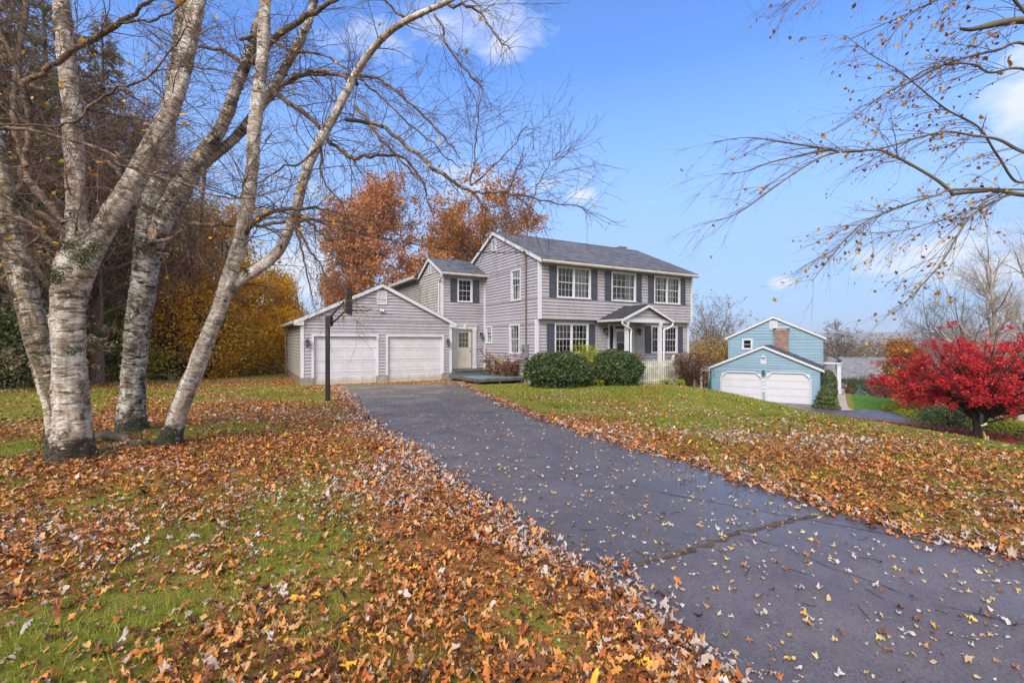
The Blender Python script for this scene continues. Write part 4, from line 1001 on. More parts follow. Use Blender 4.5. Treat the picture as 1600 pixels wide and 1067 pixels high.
def build_yard():
    th = math.atan2(D1[1], D1[0])
    # deck
    d = empty('entry_deck', (HC[0], HC[1], 0), th); tag(d, 'low weathered grey blue deck platform with a step below the cream side door', 'deck')
    hm = lambda a, z, o: (a, o, z)
    b = MB(); n = 12
    for k in range(n): v = 1.35+k*.137; b.box(hm, -2.5, -.02, -.085, -.05, v, v+.130)
    b.build('deck_boards', M['deck'], d)
    b = MB(); b.box(hm, -2.51, -.01, -.21, -.087, 1.34, 1.38); b.box(hm, -2.52, -2.48, -.22, -.088, 1.34, 4.75); b.box(hm, -.05, -.01, -.21, -.087, 1.38, 2.95)
    for (x, y) in ((-2.44,1.42),(-.1,1.42),(-1.3,1.42),(-2.44,2.85)): b.box(hm, x-.05, x+.05, -.6, -.09, y-.04, y+.06)
    b.build('deck_frame', M['deckdark'], d)
    b = MB(); 
    for k in range(10): v = 3.03+k*.17; b.box(hm, -2.5, -1.15, -.10, -.06, v, v+.163)
    b.build('walk_boards', M['deckdark'], d)
    b = MB(); b.box(hm, -2.2, -.08, .085, .125, 4.72, 5.58); b.box(hm, -2.2, -.08, -.3, .08, 4.75, 4.80); b.box(hm, -2.2, -2.15, -.3, .08, 4.8, 5.5); b.build('step', M['deckdark'], d)
    # picket fence
    f = empty('picket_fence', (HC[0], HC[1], 0), th); tag(f, 'mossy white picket fence with a taller post between dark round bush and brown bush', 'fence')
    b = MB(); v = -1.85; a = 4.2
    fm = Fv(v); g = np.random.default_rng(3)
    while a < 8.1:
        gz = -.48; tp = .74+g.normal()*.008
        b.prism(lambda p, q, t: fm(p, q, t), [(a, gz), (a+.06, gz), (a+.06, tp-.04), (a+.03, tp), (a, tp-.04)], .0, .02); a += .127
    b.box(fm, 4.2, 8.1, -.25, -.17, -.04, -.001); b.box(fm, 4.2, 8.1, .45, .53, -.04, -.001)
    b.build('picket_panel', M['picket'], f)
    for a in (4.2, 6.75, 8.2):
        b = MB(); b.box(fm, a-.06, a+.06, -.7, .86, -.10, .03); b.prism(lambda p, q, t: (a+p*(1-t), v+.035+q*(1-t), .86+t*.16), [(-.08,-.08),(.08,-.08),(.08,.08),(-.08,.08)], 0, .98); b.build('fence_post', M['picket'], f)
    # basketball hoop
    x, y = G(512, 627); z = H1(x, y)
    k = empty('basketball_hoop', (x, y, z), R(0)); tag(k, 'black pole basketball hoop with mossy backboard beside the driveway', 'basketball hoop')
    Y = y; s = Y/F0
    X = lambda px: (px-512)*s; Z = lambda py: (627-py)*s
    b = MB(); b.box(hm, -.055, .055, -.3, Z(494), -.055, .055); b.build('pole', M['black'], k, bevel=.006)
    b = MB(); bx = X(537)
    b.tube([(X(514), 0, Z(497)), (bx, .05, Z(471))], .030, 6); b.tube([(X(516), 0, Z(508)), (bx+.05, .05, Z(485))], .030, 6)
    b.box(hm, .055, .12, Z(510), Z(494), -.12, .12); b.build('support_arm', M['black'], k)
    # backboard seen almost edge-on
    ang = R(-79)
    c, sn = math.cos(ang), math.sin(ang)
    bm = lambda p, q, t: (X(543)+c*p-sn*t, .12+sn*p+c*t, q)
    pts = [(-.55, Z(491)), (.55, Z(491)), (.62, Z(478)), (.60, Z(462)), (.40, Z(451)), (0, Z(448)), (-.40, Z(451)), (-.60, Z(462)), (-.62, Z(478))]
    b = MB(); b.prism(bm, pts, -.02, .02); bb = b.build('backboard', M['bark_board'], k)
    nx, ny = -sn, c
    dirx = np.array([.982, .19]); ctr = np.array([X(543), .12])+dirx*.36; rz = Z(485)
    a = np.linspace(0, 2*np.pi, 25)
    b = MB(); b.tube(np.stack([ctr[0]+.23*np.cos(a), ctr[1]+.23*np.sin(a), np.full(25, rz)], 1), .012, 6, False); b.box(hm, X(543), X(543)+.16, rz-.02, rz+.02, .05, .2); b.build('rim', M['rust'], k)

def build_neighbour():
    h = empty('neighbour_house', (NR0[0], NR0[1], 0), math.atan2(ND1[1], ND1[0]))
    tag(h, 'light blue house with brick chimney and two white garage doors, downhill right', 'house')
    fg = Fv(0.); fm = Fv(6.)
    gw = 7.05
    D = [(.80,3.46,-.66), (3.80,6.47,-.60)]; zb = -2.75
    siding('garage_wall', fg, [(.12,zb+.05),(gw-.05,zb+.05),(gw-.05,-.22),(3.6,1.30),(.12,-.22)], [(a,b,zb-1,z) for a,b,z in D], M['blue'], h, pitch=.19, lap=.035, zref=zb)
    siding('garage_side_wall', Fu(.12), [(0,zb),(6,zb),(6,-.2),(0,-.2)], [], M['blue'], h, zref=zb)
    siding('garage_far_wall', Fu(gw, 1), [(0,zb),(6,zb),(6,-.2),(0,-.2)], [], M['blue'], h, zref=zb)
    gable_roof(h, lambda p, z, t: (p, t, z), -.10, 3.6, 7.30, -.28, 1.38, -.28, -.15, 6., M['shingle_y'], trim=M['white'], tm1=False)
    for (a, b_, z) in D:
        q = MB(); t = .09; e = .38
        q.box(fg, a-t, a, zb, z-e+.03, -.05, .03); q.box(fg, b_, b_+t, zb, z-e+.03, -.05, .03); q.box(fg, a+e-.03, b_-e+.03, z, z+t, -.05, .029)
        q.prism(lambda p, r, t_: fg(p, r, t_), [(a-t, z-e), (a, z-e), (a+e, z), (a+e-.03, z+t)], -.05, .028); q.prism(lambda p, r, t_: fg(p, r, t_), [(b_+t, z-e), (b_, z-e), (b_-e, z), (b_-e+.03, z+t)], -.05, .028)
        q.prism(lambda p, r, t_: fg(p, r, t_), [(a, z-e), (a+e, z), (a, z+.02)], -.03, .004); q.prism(lambda p, r, t_: fg(p, r, t_), [(b_, z-e), (b_-e, z), (b_, z+.02)], -.03, .004)
        q.build('door_casing', M['white'], h)
        garage_door(h, fg, a, b_, zb+.02, z, -.07, M['gdoor_white'], 4, 4)
    b = MB()
    b.box(fg, .09, .21, zb, -.25, -.002, .036); b.build('corner_board', M['blue'], h); b = MB(); b.box(fg, gw-.13, gw, zb, -.25, -.002, .036); b.build('corner_board', M['blue'], h)
    b = MB(); b.poly([fg(.3, zb, -1), fg(6.8, zb, -1), fg(6.8, -.5, -1), fg(.3, -.5, -1)]); b.build('garage_dark_backing', M['dark'], h)  # near-black sheet standing for the unlit garage
    vent(h, fg, 3.43, 3.78, .02, .55); lantern(h, fg, 3.62, -.55)
    b = MB(); b.tube([fg(3.6, .60, .03), fg(3.5, .50, .16)], .06, 8); b.tube([fg(3.6, .60, .03), fg(3.72, .50, .16)], .06, 8); b.build('flood_light', M['white'], h)
    b = MB()
    for k in range(3): b.box(fg, 3.55, 3.73, -1.25-k*.26, -1.04-k*.26, .02, .045)
    b.prism(lambda p, q, t: fg(p, q, t), [(3.50,-2.02),(3.78,-2.02),(3.78,-1.92),(3.64,-1.80),(3.50,-1.92)], .02, .05)
    b.build('number_plaque', M['white'], h)
    # main block
    A0, A1 = .35, 7.22
    w = (1.42,2.24,.96,1.88)
    siding('gable_wall', fm, [(A0,zb),(A1,zb),(A1,2.02),(3.78,3.66),(A0,2.02)], [(w[0]+.02,w[1]-.02,w[2]+.02,w[3]-.02)], M['blue'], h, pitch=.24, lap=.035, zref=zb)
    siding('side_wall', Fu(A1, 1), [(6,zb),(15,zb),(15,2.),(6,2.)], [], M['blue'], h, pitch=.2, zref=zb)
    siding('rear_side_wall', Fu(A0), [(6,zb),(15,zb),(15,2.),(6,2.)], [], M['blue'], h, pitch=.2, zref=zb)
    gable_roof(h, lambda p, z, t: (p, t, z), A0-.25, 3.78, A1+.22, 1.98, 3.76, 1.98, 5.85, 15.2, M['shingle_far'], trim=M['white'])
    window(h, fm, *w, units=1, cols=1, rows=1, trim=.12)
    vent(h, fm, 3.50, 4.08, 2.68, 3.36, 'greytrim')
    b = MB(); b.box(fm, 3.92, 4.86, zb, 2.48, -.1, .45); b.box(fm, 3.88, 4.90, 2.48, 2.62, -.12, .49); ch = b.build('chimney', M['brickred'], h)
    b = MB(); b.box(fm, 4.0, 4.78, 2.62, 2.72, -.02, .38); b.box(fm, 3.78, 4.95, 2.74, 2.80, -.15, .50); b.build('chimney_cap', M['white'], ch)
    b = MB(); b.box(fm, A0-.02, A0+.10, zb, 1.95, -.002, .036); b.build('corner_board', M['blue'], h); b = MB(); b.box(fm, A1-.10, A1+.02, zb, 1.95, -.002, .036); b.build('corner_board', M['blue'], h)
    # front porch on the right side
    b = MB(); b.prism(lambda p, q, t: (p, t, q), [(7.26,.85),(8.46,.12),(8.46,.02),(7.26,.75)], 6.3, 14.5); pr = b.build('porch_roof', M['shingle_y'], h)
    b = MB(); b.box(lambda a, z, o: (a, o, z), 8.34, 8.50, -.14, .03, 6.3, 14.5); b.box(lambda a, z, o: (a, o, z), 7.26, 8.5, -.12, .0, 6.3, 6.38); b.build('porch_beam', M['white'], pr)
    for v in (6.42, 9.2, 12.):
        b = MB(); hm = lambda a, z, o: (a, o, z); b.box(hm, 8.15, 8.40, -2.45, -.1, v, v+.25); b.box(hm, 8.11, 8.44, -2.45, -2.25, v-.04, v+.29); b.box(hm, 8.11, 8.44, -.28, -.12, v-.04, v+.29); b.build('porch_post', M['white'], h)
    b = MB(); b.box(hm, 7.26, 8.7, -2.9, -2.45, 6.2, 14.5); b.build('porch_floor', M['conc'], h)
    # pergola at the left
    p = empty('pergola', (NR0[0], NR0[1], 0), math.atan2(ND1[1], ND1[0])); tag(p, 'white pergola with open rafters at the left end of the blue garage', 'pergola')
    b = MB()
    for v in (1.2, 4.2): b.box(hm, -2.9, .05, -.72, -.58, v, v+.08)
    b.build('beam', M['white'], p)
    b = MB()
    for k in range(9): a = -2.8+k*.33; b.box(hm, a, a+.05, -.58, -.46, .7, 4.8)
    b.build('rafters', M['white'], p)
    for a in (-2.7, -.9):
        for v in (1.2, 4.2):
            b = MB(); b.box(hm, a-.06, a+.06, -2.9, -.72, v-.02, v+.10); b.build('post', M['white'], p)
    b = MB(); b.tube([tuple(NR0+ND1*-.5+ND2*3.2)+(-2.8,), tuple(NR0+ND1*-.5+ND2*3.2)+(-.95,)], .03, 6); um = empty('patio_umbrella', (0,0,0)); tag(um, 'closed green patio umbrella under the white pergola', 'umbrella'); b.build('pole', M['white'], um)
    b = MB(); c = NR0+ND1*-.5+ND2*3.2; P = [(c[0], c[1], z) for z in (-2.5,-2.1,-1.5,-1.0,-.9)]; b.tube(P, [.30,.34,.22,.08,.02], 9); b.build('canopy', mat_paint('green_canvas', (.03,.20,.14), .8), um, True)
    # far houses
    def far_house(name, label, x, y, rot, w, d, z0, ze, zr, wall, roof):
        e = empty(name, (x, y, 0), rot); tag(e, label, 'house')
        siding('front_wall', Fv(0), [(0,z0),(w,z0),(w,ze),(0,ze)], [(w*.25,w*.25+1.1,z0+1.1,z0+2.1),(w*.6,w*.6+1.1,z0+1.1,z0+2.1)], wall, e, .2, zref=z0)
        siding('gable_wall', Fu(0), [(0,z0),(d,z0),(d,ze),(d/2,zr-.1),(0,ze)], [], wall, e, .2, zref=z0)
        siding('far_gable_wall', Fu(w, 1), [(0,z0),(d,z0),(d,ze),(d/2,zr-.1),(0,ze)], [], wall, e, .2, zref=z0)
        gable_roof(e, lambda p, z, t: (t, p, z), -.5, d/2, d+.5, ze-.05, zr, ze-.05, -.4, w+.4, roof, trim=M['white'])
        window(e, Fv(0), w*.25-.02, w*.25+1.12, z0+1.08, z0+2.12, units=1, cols=1, rows=1); window(e, Fv(0), w*.6-.02, w*.6+1.12, z0+1.08, z0+2.12, units=1, cols=1, rows=1)
        return e
    far_house('far_house', 'low house with broad grey roof beyond the garden, left of the red maple', 37.2, 57.6, R(-22), 13., 9., -5.3, -2.75, -.35, M['blue'], M['shingle_far'])
    far_house('far_house', 'pale house glimpsed under the red maple beyond the garden shrubs', 42.8, 49., R(-20), 9., 7., -6.2, -4.1, -2.3, mat_paint('pale_siding', (.50,.55,.66), .6), M['shingle_far'])

def build_cable():
    A = np.array([.73, 22.4, 5.95]); B = np.array([-14., 5., 8.15]); t = np.linspace(0, 1, 70)
    for k, (dz, ph, lab) in enumerate(((0,0,'upper black service cable running from the birches to the house mast'),(0.05,2.1,'lower black service cable twisted with the one above it'))):
        P = A[None]*(1-t[:,None])+B[None]*t[:,None]; P[:,2] += -4*1.607*t*(1-t)-dz
        P[:,0] += .02*np.sin(t*120+ph); P[:,2] += .02*np.cos(t*120+ph)
        b = MB(); b.tube(P, .013, 6); o = b.build('service_cable', M['cable'], None, True); tag(o, lab, 'cable', 'service cables')

def build_small():
    # marker posts beside the maple
    x, y = 12.9, 13.2; z = H1(x, y)
    y = 15.2; x = (1537-800)/F0*y; z = H1(x, y)
    z = max(z, EYE-(690-533.5)*y/F0); e = empty('marker_post', (x, y, z)); tag(e, 'black post with orange and pale boards leaning on it beside the red maple trunk', 'post')
    hm = lambda a, zz, o: (a, o, zz); s = y/F0
    b = MB(); b.tube([(-4*s, 0, -.1), (-4*s, 0, 27*s), (-3.5*s, 0, 44*s)], [.055,.055,.045], 10); b.build('post', M['black'], e)
    b = MB(); b.prism(lambda p, q, t: (p, t, q), [(-1*s,-2*s),(3*s,-3*s),(6*s,9*s),(1*s,20*s),(-2*s,20*s)], .05, .09); b.build('board', M['marker_orange'], e)
    b = MB(); b.prism(lambda p, q, t: (p, t, q), [(1*s,-3*s),(4*s,-3*s),(3*s,10*s),(2*s,10*s)], -.02, .03); b.prism(lambda p, q, t: (p, t, q), [(6*s,-3*s),(8*s,-3*s),(7.5*s,9*s),(6.3*s,9*s)], -.01, .03); b.build('board', M['yellowwood'], e)
    b = MB(); b.tube(smooth_curve([(-6*s, -.03, 25*s), (-2*s, -.06, 27*s), (1*s, -.06, 29*s), (2*s, -.03, 26*s)], 10), .025, 6); b.build('rope', M['yellowwood'], e)
    # logs at the birch feet
    def log(p0, p1, r0, r1, label, seed):
        a = np.array(p0); b_ = np.array(p1); g = np.random.default_rng(seed)
        P = smooth_curve([a, (a+b_)/2+g.normal(size=3)*.03, b_], 14); rr = np.linspace(r0, r1, 14)*(1+g.normal(size=14)*.05)
        V, Fq, bk = tubes(P[None], rr[None], 18); V = V+(vnoise(V, 12, seed)[:,None]-.5)*.03
        n = len(V); c0 = np.array([list(range(18))]); c1 = np.array([list(range(n-18, n))])
        o = npmesh('log', V, [Fq, c0, c1], M['bark'], None, False, vert_vec=bk); tag(o, label, 'log')
    x0, y0 = G(156, 688); x1, y1 = G(202, 692)
    log((x0, y0, H1(x0, y0)+.06), (x1, y1, H1(x1, y1)+.05), .085, .055, 'thick mossy birch log lying between the birch trunks', 4)
    x0, y0 = G(200, 693); x1, y1 = G(232, 696)
    log((x0, y0, H1(x0, y0)+.04), (x1, y1, H1(x1, y1)+.04), .035, .05, 'short broken branch stub lying at the end of the thick log', 5)
    x0, y0 = G(188, 699); x1, y1 = G(222, 683)
    log((x0, y0, H1(x0, y0)+.03), (x1, y1, H1(x1, y1)+.09), .02, .016, 'thin stick lying across the end of the log', 6)
    # dark tub and plank at the wood edge
    x, y = G(281, 592); z = H1(x, y)
    e = empty('garden_cart', (x, y, z)); tag(e, 'black garden cart tub low in the brush behind the leaning birch', 'cart')
    s = y/F0
    b = MB(); top = [(-22,19,-.5),(22,27,-.5),(22,27,.5),(-22,19,.5)]; bot = [(-8,2,-.3),(17,2,-.3),(17,2,.3),(-8,2,.3)]
    T = [(p*s, o, q*s) for p, q, o in top]; Bq = [(p*s, o, q*s) for p, q, o in bot]
    T2 = [(p*s*.94, o*.92, q*s) for p, q, o in top]; B2 = [(p*s*.9, o*.85, q*s+.04) for p, q, o in bot]
    for i in range(4):
        j = (i+1) % 4; b.poly([T[i], T[j], Bq[j], Bq[i]]); b.poly([T2[i], T2[j], B2[j], B2[i]]); b.poly([T[i], T[j], T2[j], T2[i]])
    b.poly(Bq); b.poly(B2); b.build('tub', M['black'], e)
    b = MB(); b.tube([(-6*s, -.33, .09), (-6*s, -.27, .09)], .09, 12); b.build('wheel', M['black'], e)
    b = MB(); b.tube([(12*s, -.33, .09), (12*s, -.27, .09)], .09, 12); b.build('wheel', M['black'], e)
    x, y = G(252, 594); z = H1(x, y)
    o = None; b = MB(); b.box(lambda a, zz, q: (x+a, y+q, z+zz+.25+a*.03), -.85, .75, 0, .05, -.14, .14)
    for a in (-.7, .55): b.box(lambda aa, zz, q: (x+aa, y+q, z+zz), a-.1, a+.1, -.1, .25, -.12, .12)
    o = b.build('plank_bench', M['wood']); tag(o, 'low weathered plank on blocks left of the black tub', 'bench')
    x, y = G(1316, 614, -2.6); z = H1(x, y); e = MB(); e.box(lambda a, zz, q: (x+a, y+q, z+zz), -.16, .16, .12, .36, 0, .03); e.box(lambda a, zz, q: (x+a, y+q, z+zz), -.03, .03, -.1, .15, 0, .03)
    tag(e.build('yard_sign', M['white']), 'small white sign on a stake at the foot of the blue house porch', 'sign')
# ------------------------------------------------------------------ trees
def limb(pts, n=None, wscale=.80):
    """pts: (px, py, Y, width_px) along a limb traced in the photograph -> world polyline and radii"""
    q = np.array([[*W(p[0], p[1], p[2]), p[3]*p[2]/F0/2*wscale/math.hypot(1, (p[0]-800)/F0)] for p in pts])
    n = n or max(6, len(pts)*5)
    c = smooth_curve(q, n)
    if wscale < .79:
        g = np.random.default_rng(int(abs(pts[0][0]*7+pts[-1][1]*13)) % 9999); k = g.normal(size=(n, 3))*.016; k[0] = 0; c[:, :3] += k
    return c[:, :3], np.maximum(c[:, 3], .0025)

def resample(P, n):
    t = np.linspace(0, len(P)-1, n); i = np.minimum(t.astype(int), len(P)-2); f = (t-i)
    f = f.reshape((-1,)+(1,)*(P.ndim-1)); return P[i]*(1-f)+P[i+1]*f

def twig_levels(limbs, spec, g, N=8):
    """limbs: list of (P,R) -> growth levels"""
    P = np.stack([resample(p, N) for p, r in limbs]); Rr = np.stack([resample(r, N) for p, r in limbs])
    out = []
    for sp in spec:
        P, Rr = grow(P, Rr, g=g, **sp); out.append((P, Rr))
    return out

def tube_mesh(name, levels, sides, mat, parent):
    parts = [tubes(P, Rr, s) for (P, Rr), s in zip(levels, sides)]
    V, Fq, B = join(parts)
    return npmesh(name, V, Fq, mat, parent, True, vert_vec=B)

def trunk_mesh(name, limbs, mat, parent, base=None, rough=.02, sides=40, seed=0, dens_=.045, flare=0.):
    parts = []
    for j, (P, Rr) in enumerate(limbs):
        L = np.linalg.norm(np.diff(P, axis=0), axis=1).sum()
        big = Rr.max() > .05
        n = max(6, int(L/(dens_ if big else .10))); sd = sides if Rr.max() > .09 else (20 if big else 8)
        P2 = resample(P, n); R2 = resample(Rr, n)
        V, Fq, B = tubes(P2[None], R2[None], sd)
        if big:
            sc = np.minimum(1, np.linalg.norm(B[:, :2], axis=1)/.12)
            V3 = V.reshape(n, sd, 3); ctr = P2[:,None]; D = V3-ctr; D = D/(np.linalg.norm(D, axis=2, keepdims=True)+1e-9)
            q = B.copy(); th = np.arctan2(B[:,1], B[:,0]); q = np.stack([np.cos(th)*1.2, np.sin(th)*1.2, B[:,2]*5], 1)
            d = (vnoise(q*np.array([1,1,.5]), 1.6, seed+j)-.5)*1.8+(vnoise(np.stack([np.cos(th)*3.2, np.sin(th)*3.2, B[:,2]*15], 1), 1.5, seed+j+9)-.5)*.7
            d = d*rough*sc
            if flare and j == 0:
                s = B[:,2]; lob = .5+.5*np.cos(th*5+vnoise(q, .6, seed)*5); d = d+flare*np.exp(-s/.16)*(.35+.9*lob)
            V3 = V3+D*d.reshape(n, sd, 1); V = V3.reshape(-1, 3)
        if j: B = B+np.array([0, 0, 1.7+.9*j])
        parts.append((V, Fq, B))
    V, Fq, B = join(parts)
    return npmesh(name, V, Fq, mat, parent, True, vert_vec=B)

def birch(label, base, main, side, mats, seed, rough, flare, tw, leaves=60, drop=-.04, az=None, side_mat=None, flk=0, mossy=None):
    g = np.random.default_rng(seed)
    root = empty('birch_tree', base); tag(root, label, 'tree', 'birch trees of the front clump')
    L = [limb(p) for p in main]; off = np.array(base)
    L = [(P-off, r) for P, r in L]
    trunk_mesh('trunk', L, mats[0], root, rough=rough, seed=seed, flare=flare)
    S = [limb(p, wscale=.78) for p in side]; S = [(P-off, r) for P, r in S]
    if S: trunk_mesh('branches', S, side_mat or mats[1], root, rough=.006, seed=seed+50, dens_=.10, sides=16)
    src = [(P[len(P)//3:], r[len(P)//3:]) for P, r in L]+S
    lv = twig_levels(src, [dict(n=tw*2, len0=.4, len1=1.6, a0=R(25), a1=R(80), npts=9, grav=drop, jit=.13, tmin=.1, rr=.25, rmin=.0042, cap=.006, azbias=az),
                           dict(n=tw*7, len0=.25, len1=.9, a0=R(20), a1=R(65), npts=6, grav=drop, jit=.14, tmin=.15, rr=.6, rmin=.003),
                           dict(n=tw*15, len0=.08, len1=.35, a0=R(25), a1=R(70), npts=4, grav=0, jit=.12, tmin=.1, rr=.7, rmin=.0019)], g)
    tube_mesh('twigs', lv, (5, 4, 3), M['twig'], root)
    fl = [flakes(P, r, g, nf) for (P, r), nf in zip(L, [int(flk*1.0), int(flk*.6), int(flk*.3)])] if flk else []
    if fl:
        V = np.concatenate([f[0] for f in fl]); n = len(V)//6; i = np.arange(n)[:,None]*6
        npmesh('bark_flakes', V, np.concatenate([i+np.array([0,1,4,3]), i+np.array([1,2,5,4])]), M['flake'], root, face_attr=np.tile(g.random(n), 2))['kind'] = 'stuff'
    if mossy:
        C = []
        for (px, py, Y, rad, n) in mossy:
            c0 = W(px, py, Y)-off; v = g.normal(size=(int(n*1.5),3)); C.append(c0+v*np.array([rad*.5, rad*.25, rad*.5]))
        C = np.concatenate(C); V, Fq = leaf_quads(C, .020, g, aspect=.9); npmesh('moss', V, Fq, M['moss'], root, face_attr=g.random(len(Fq)))['kind'] = 'stuff'
    if leaves:
        C = pts_on(lv[2][0], leaves, g, .02, .5); C[:,2] -= .03
        V, Fq = leaf_quads(C, .085, g, aspect=.55, down=.6, var=.2)
        npmesh('leaves', V, Fq, M['yellow_sparse'], root, face_attr=g.random(len(Fq)))
    return root

def flakes(P, Rr, g, n):
    """curled strips of peeling bark standing off the trunk: two quads each"""
    N = len(P); t = g.uniform(0, N-1.01, n); i = t.astype(int); f = (t-i)[:,None]
    C = P[i]*(1-f)+P[i+1]*f; r = Rr[i]*(1-f[:,0])+Rr[i+1]*f[:,0]
    T = P[i+1]-P[i]; T /= np.linalg.norm(T, axis=1, keepdims=True); n1 = np.cross(T, [0.3,1,0.1]); n1 /= np.linalg.norm(n1, axis=1, keepdims=True); n2_ = np.cross(T, n1)
    a = g.uniform(0, 6.283, n); w = g.uniform(.02, .09, n)/r.clip(.05)*.5; h = g.uniform(.004, .013, n); out = g.uniform(.012, .035, n); sg = np.where(g.random(n) < .5, 1, -1)
    V = []
    for row in (0, 1):
        for k, (da, up) in enumerate(((-1, 0), (0, 1), (1, .3))):
            ang = a+da*w; D = np.cos(ang)[:,None]*n1+np.sin(ang)[:,None]*n2_
            ro = r*1.01+.004+(out*up if row else 0)
            V.append(C+D*ro[:,None]+T*(sg*h*(row-.5)*2)[:,None])
    return np.stack(V, 1).reshape(-1, 3), None

def build_birches():
    def base(px, py, Y): p = W(px, py, Y); p[2] = H1(p[0], p[1]); return tuple(p)
    A, B_, C_, D_ = 7.1, 6.55, 8.7, 7.5
    # A: left rear trunk
    birch('birch leaning left out of frame behind the thick pinkish one', base(98, 706, A),
      [[(100,722,A,66),(97,690,A,58),(88,640,A,54),(72,580,A,52),(55,520,A,52),(40,460,A,56),(26,400,A,60),(16,345,A,50),(4,280,A,42),(-14,200,A,36),(-40,90,A,32),(-60,-40,A,28)]],
      [[(10,350,A,18),(30,300,A,17),(34,240,A,16),(22,180,A,15),(28,100,A+.4,15),(40,20,A+.6,14),(50,-60,A+.8,12)], [(20,400,A,16),(45,385,A,12),(70,362,A,9),(100,345,A+.3,4)]],
      (M['birch2'], M['limb']), 11, .020, .10, 60, 50, -.02, flk=260, mossy=[(58,560,A-.3,.10,90),(40,430,A-.25,.10,80),(100,690,A-.2,.14,240),(70,690,A,.12,120)])
    # B: thick front birch with the fork
    birch('thickest birch, pinkish peeling bark, forking low at the left', base(112, 712, B_),
      [[(110,735,B_,92),(111,715,B_,90),(112,690,B_,86),(111,640,B_,76),(108,580,B_,72),(106,520,B_,72),(108,470,B_,76),(114,425,B_,80),(118,385,B_,66),(118,340,B_,46),(118,300,B_,42),(116,250,B_,41),(114,190,B_,42),(108,130,B_,41),(101,70,B_,38),(96,10,B_,36),(88,-60,B_,32),(80,-160,B_,26)],
       [(120,455,B_,40),(130,420,B_,54),(150,375,B_+.05,54),(176,335,B_+.1,50),(205,290,B_+.2,46),(235,235,B_+.3,42),(262,180,B_+.4,38),(282,120,B_+.5,36),(296,60,B_+.6,35),(308,0,B_+.7,33),(320,-70,B_+.8,28)]],
      [[(116,475,B_,18),(88,450,B_-.12,22),(50,418,B_-.25,19),(20,400,B_-.35,18),(-30,380,B_-.4,15)],
       [(122,410,B_,16),(105,372,B_-.12,20),(70,337,B_-.25,18),(35,315,B_-.35,19),(0,290,B_-.4,18),(-40,265,B_-.4,15)],
       [(118,425,B_,14),(92,388,B_-.15,16),(60,360,B_-.25,14),(20,335,B_-.3,14),(-20,320,B_-.3,12)],
       [(100,350,B_-.1,17),(78,320,B_-.15,22),(52,290,B_-.2,20),(40,258,B_-.2,17),(46,210,B_-.25,17),(44,160,B_-.3,17),(28,110,B_-.35,13),(10,65,B_-.4,9),(-14,20,B_-.4,7)],
       [(34,128,B_-.32,13),(60,118,B_-.4,15),(95,95,B_-.5,14),(140,62,B_-.55,14),(185,36,B_-.6,12),(215,15,B_-.65,9),(245,-8,B_-.7,7)],
       [(190,36,B_-.6,7),(225,34,B_-.6,5.5),(262,24,B_-.5,5),(300,-10,B_-.5,4)],
       [(-20,198,B_-.9,8),(30,195,B_-.8,7),(80,198,B_-.8,7),(118,190,B_-.8,7),(135,172,B_-.8,7),(160,157,B_-.8,6.5),(180,140,B_-.8,6.5),(210,130,B_-.8,6),(240,112,B_-.8,5),(270,75,B_-.9,4),(290,45,B_-1,3),(282,0,B_-1,2.2)],
       [(-20,200,B_-1,9),(40,202,B_-1,9),(85,212,B_-1,8),(140,228,B_-1,7.5),(170,238,B_-1,7),(195,262,B_-1,7),(240,275,B_-1,6),(290,285,B_-1,5),(330,302,B_-1,4.5),(375,310,B_-1,4),(430,300,B_-1,3),(480,280,B_-1,2)],
       [(375,310,B_-1,3.5),(385,270,B_-1,3),(410,230,B_-1,2.5),(425,205,B_-1,2)],
       [(170,142,B_-.8,4),(150,95,B_-.8,3),(130,60,B_-.8,2.5),(100,20,B_-.8,2),(70,-10,B_-.8,1.6)],
       [(240,112,B_-.8,4),(275,105,B_-.8,3),(330,108,B_-.8,2.6),(380,120,B_-.7,2),(440,128,B_-.7,1.5)],
       [(118,150,B_,9),(150,140,B_+.3,7),(190,142,B_+.5,6),(220,160,B_+.6,4),(260,185,B_+.8,3)],
       [(130,170,B_,8),(170,178,B_+.4,6),(215,186,B_+.5,6),(245,194,B_+.5,5)]],
      (M['birch1'], M['limb']), 12, .026, .16, 150, 90, -.03, flk=300, mossy=[(132,405,B_-.30,.16,500),(85,430,B_-.38,.15,420),(150,385,B_-.2,.13,260),(105,385,B_-.28,.14,260),(112,548,B_-.34,.07,110),(126,545,B_-.34,.05,60),(92,708,B_-.2,.12,220),(160,705,B_,.10,120),(60,320,B_-.45,.07,140),(25,305,B_-.45,.06,110),(240,235,B_+.1,.06,60)])
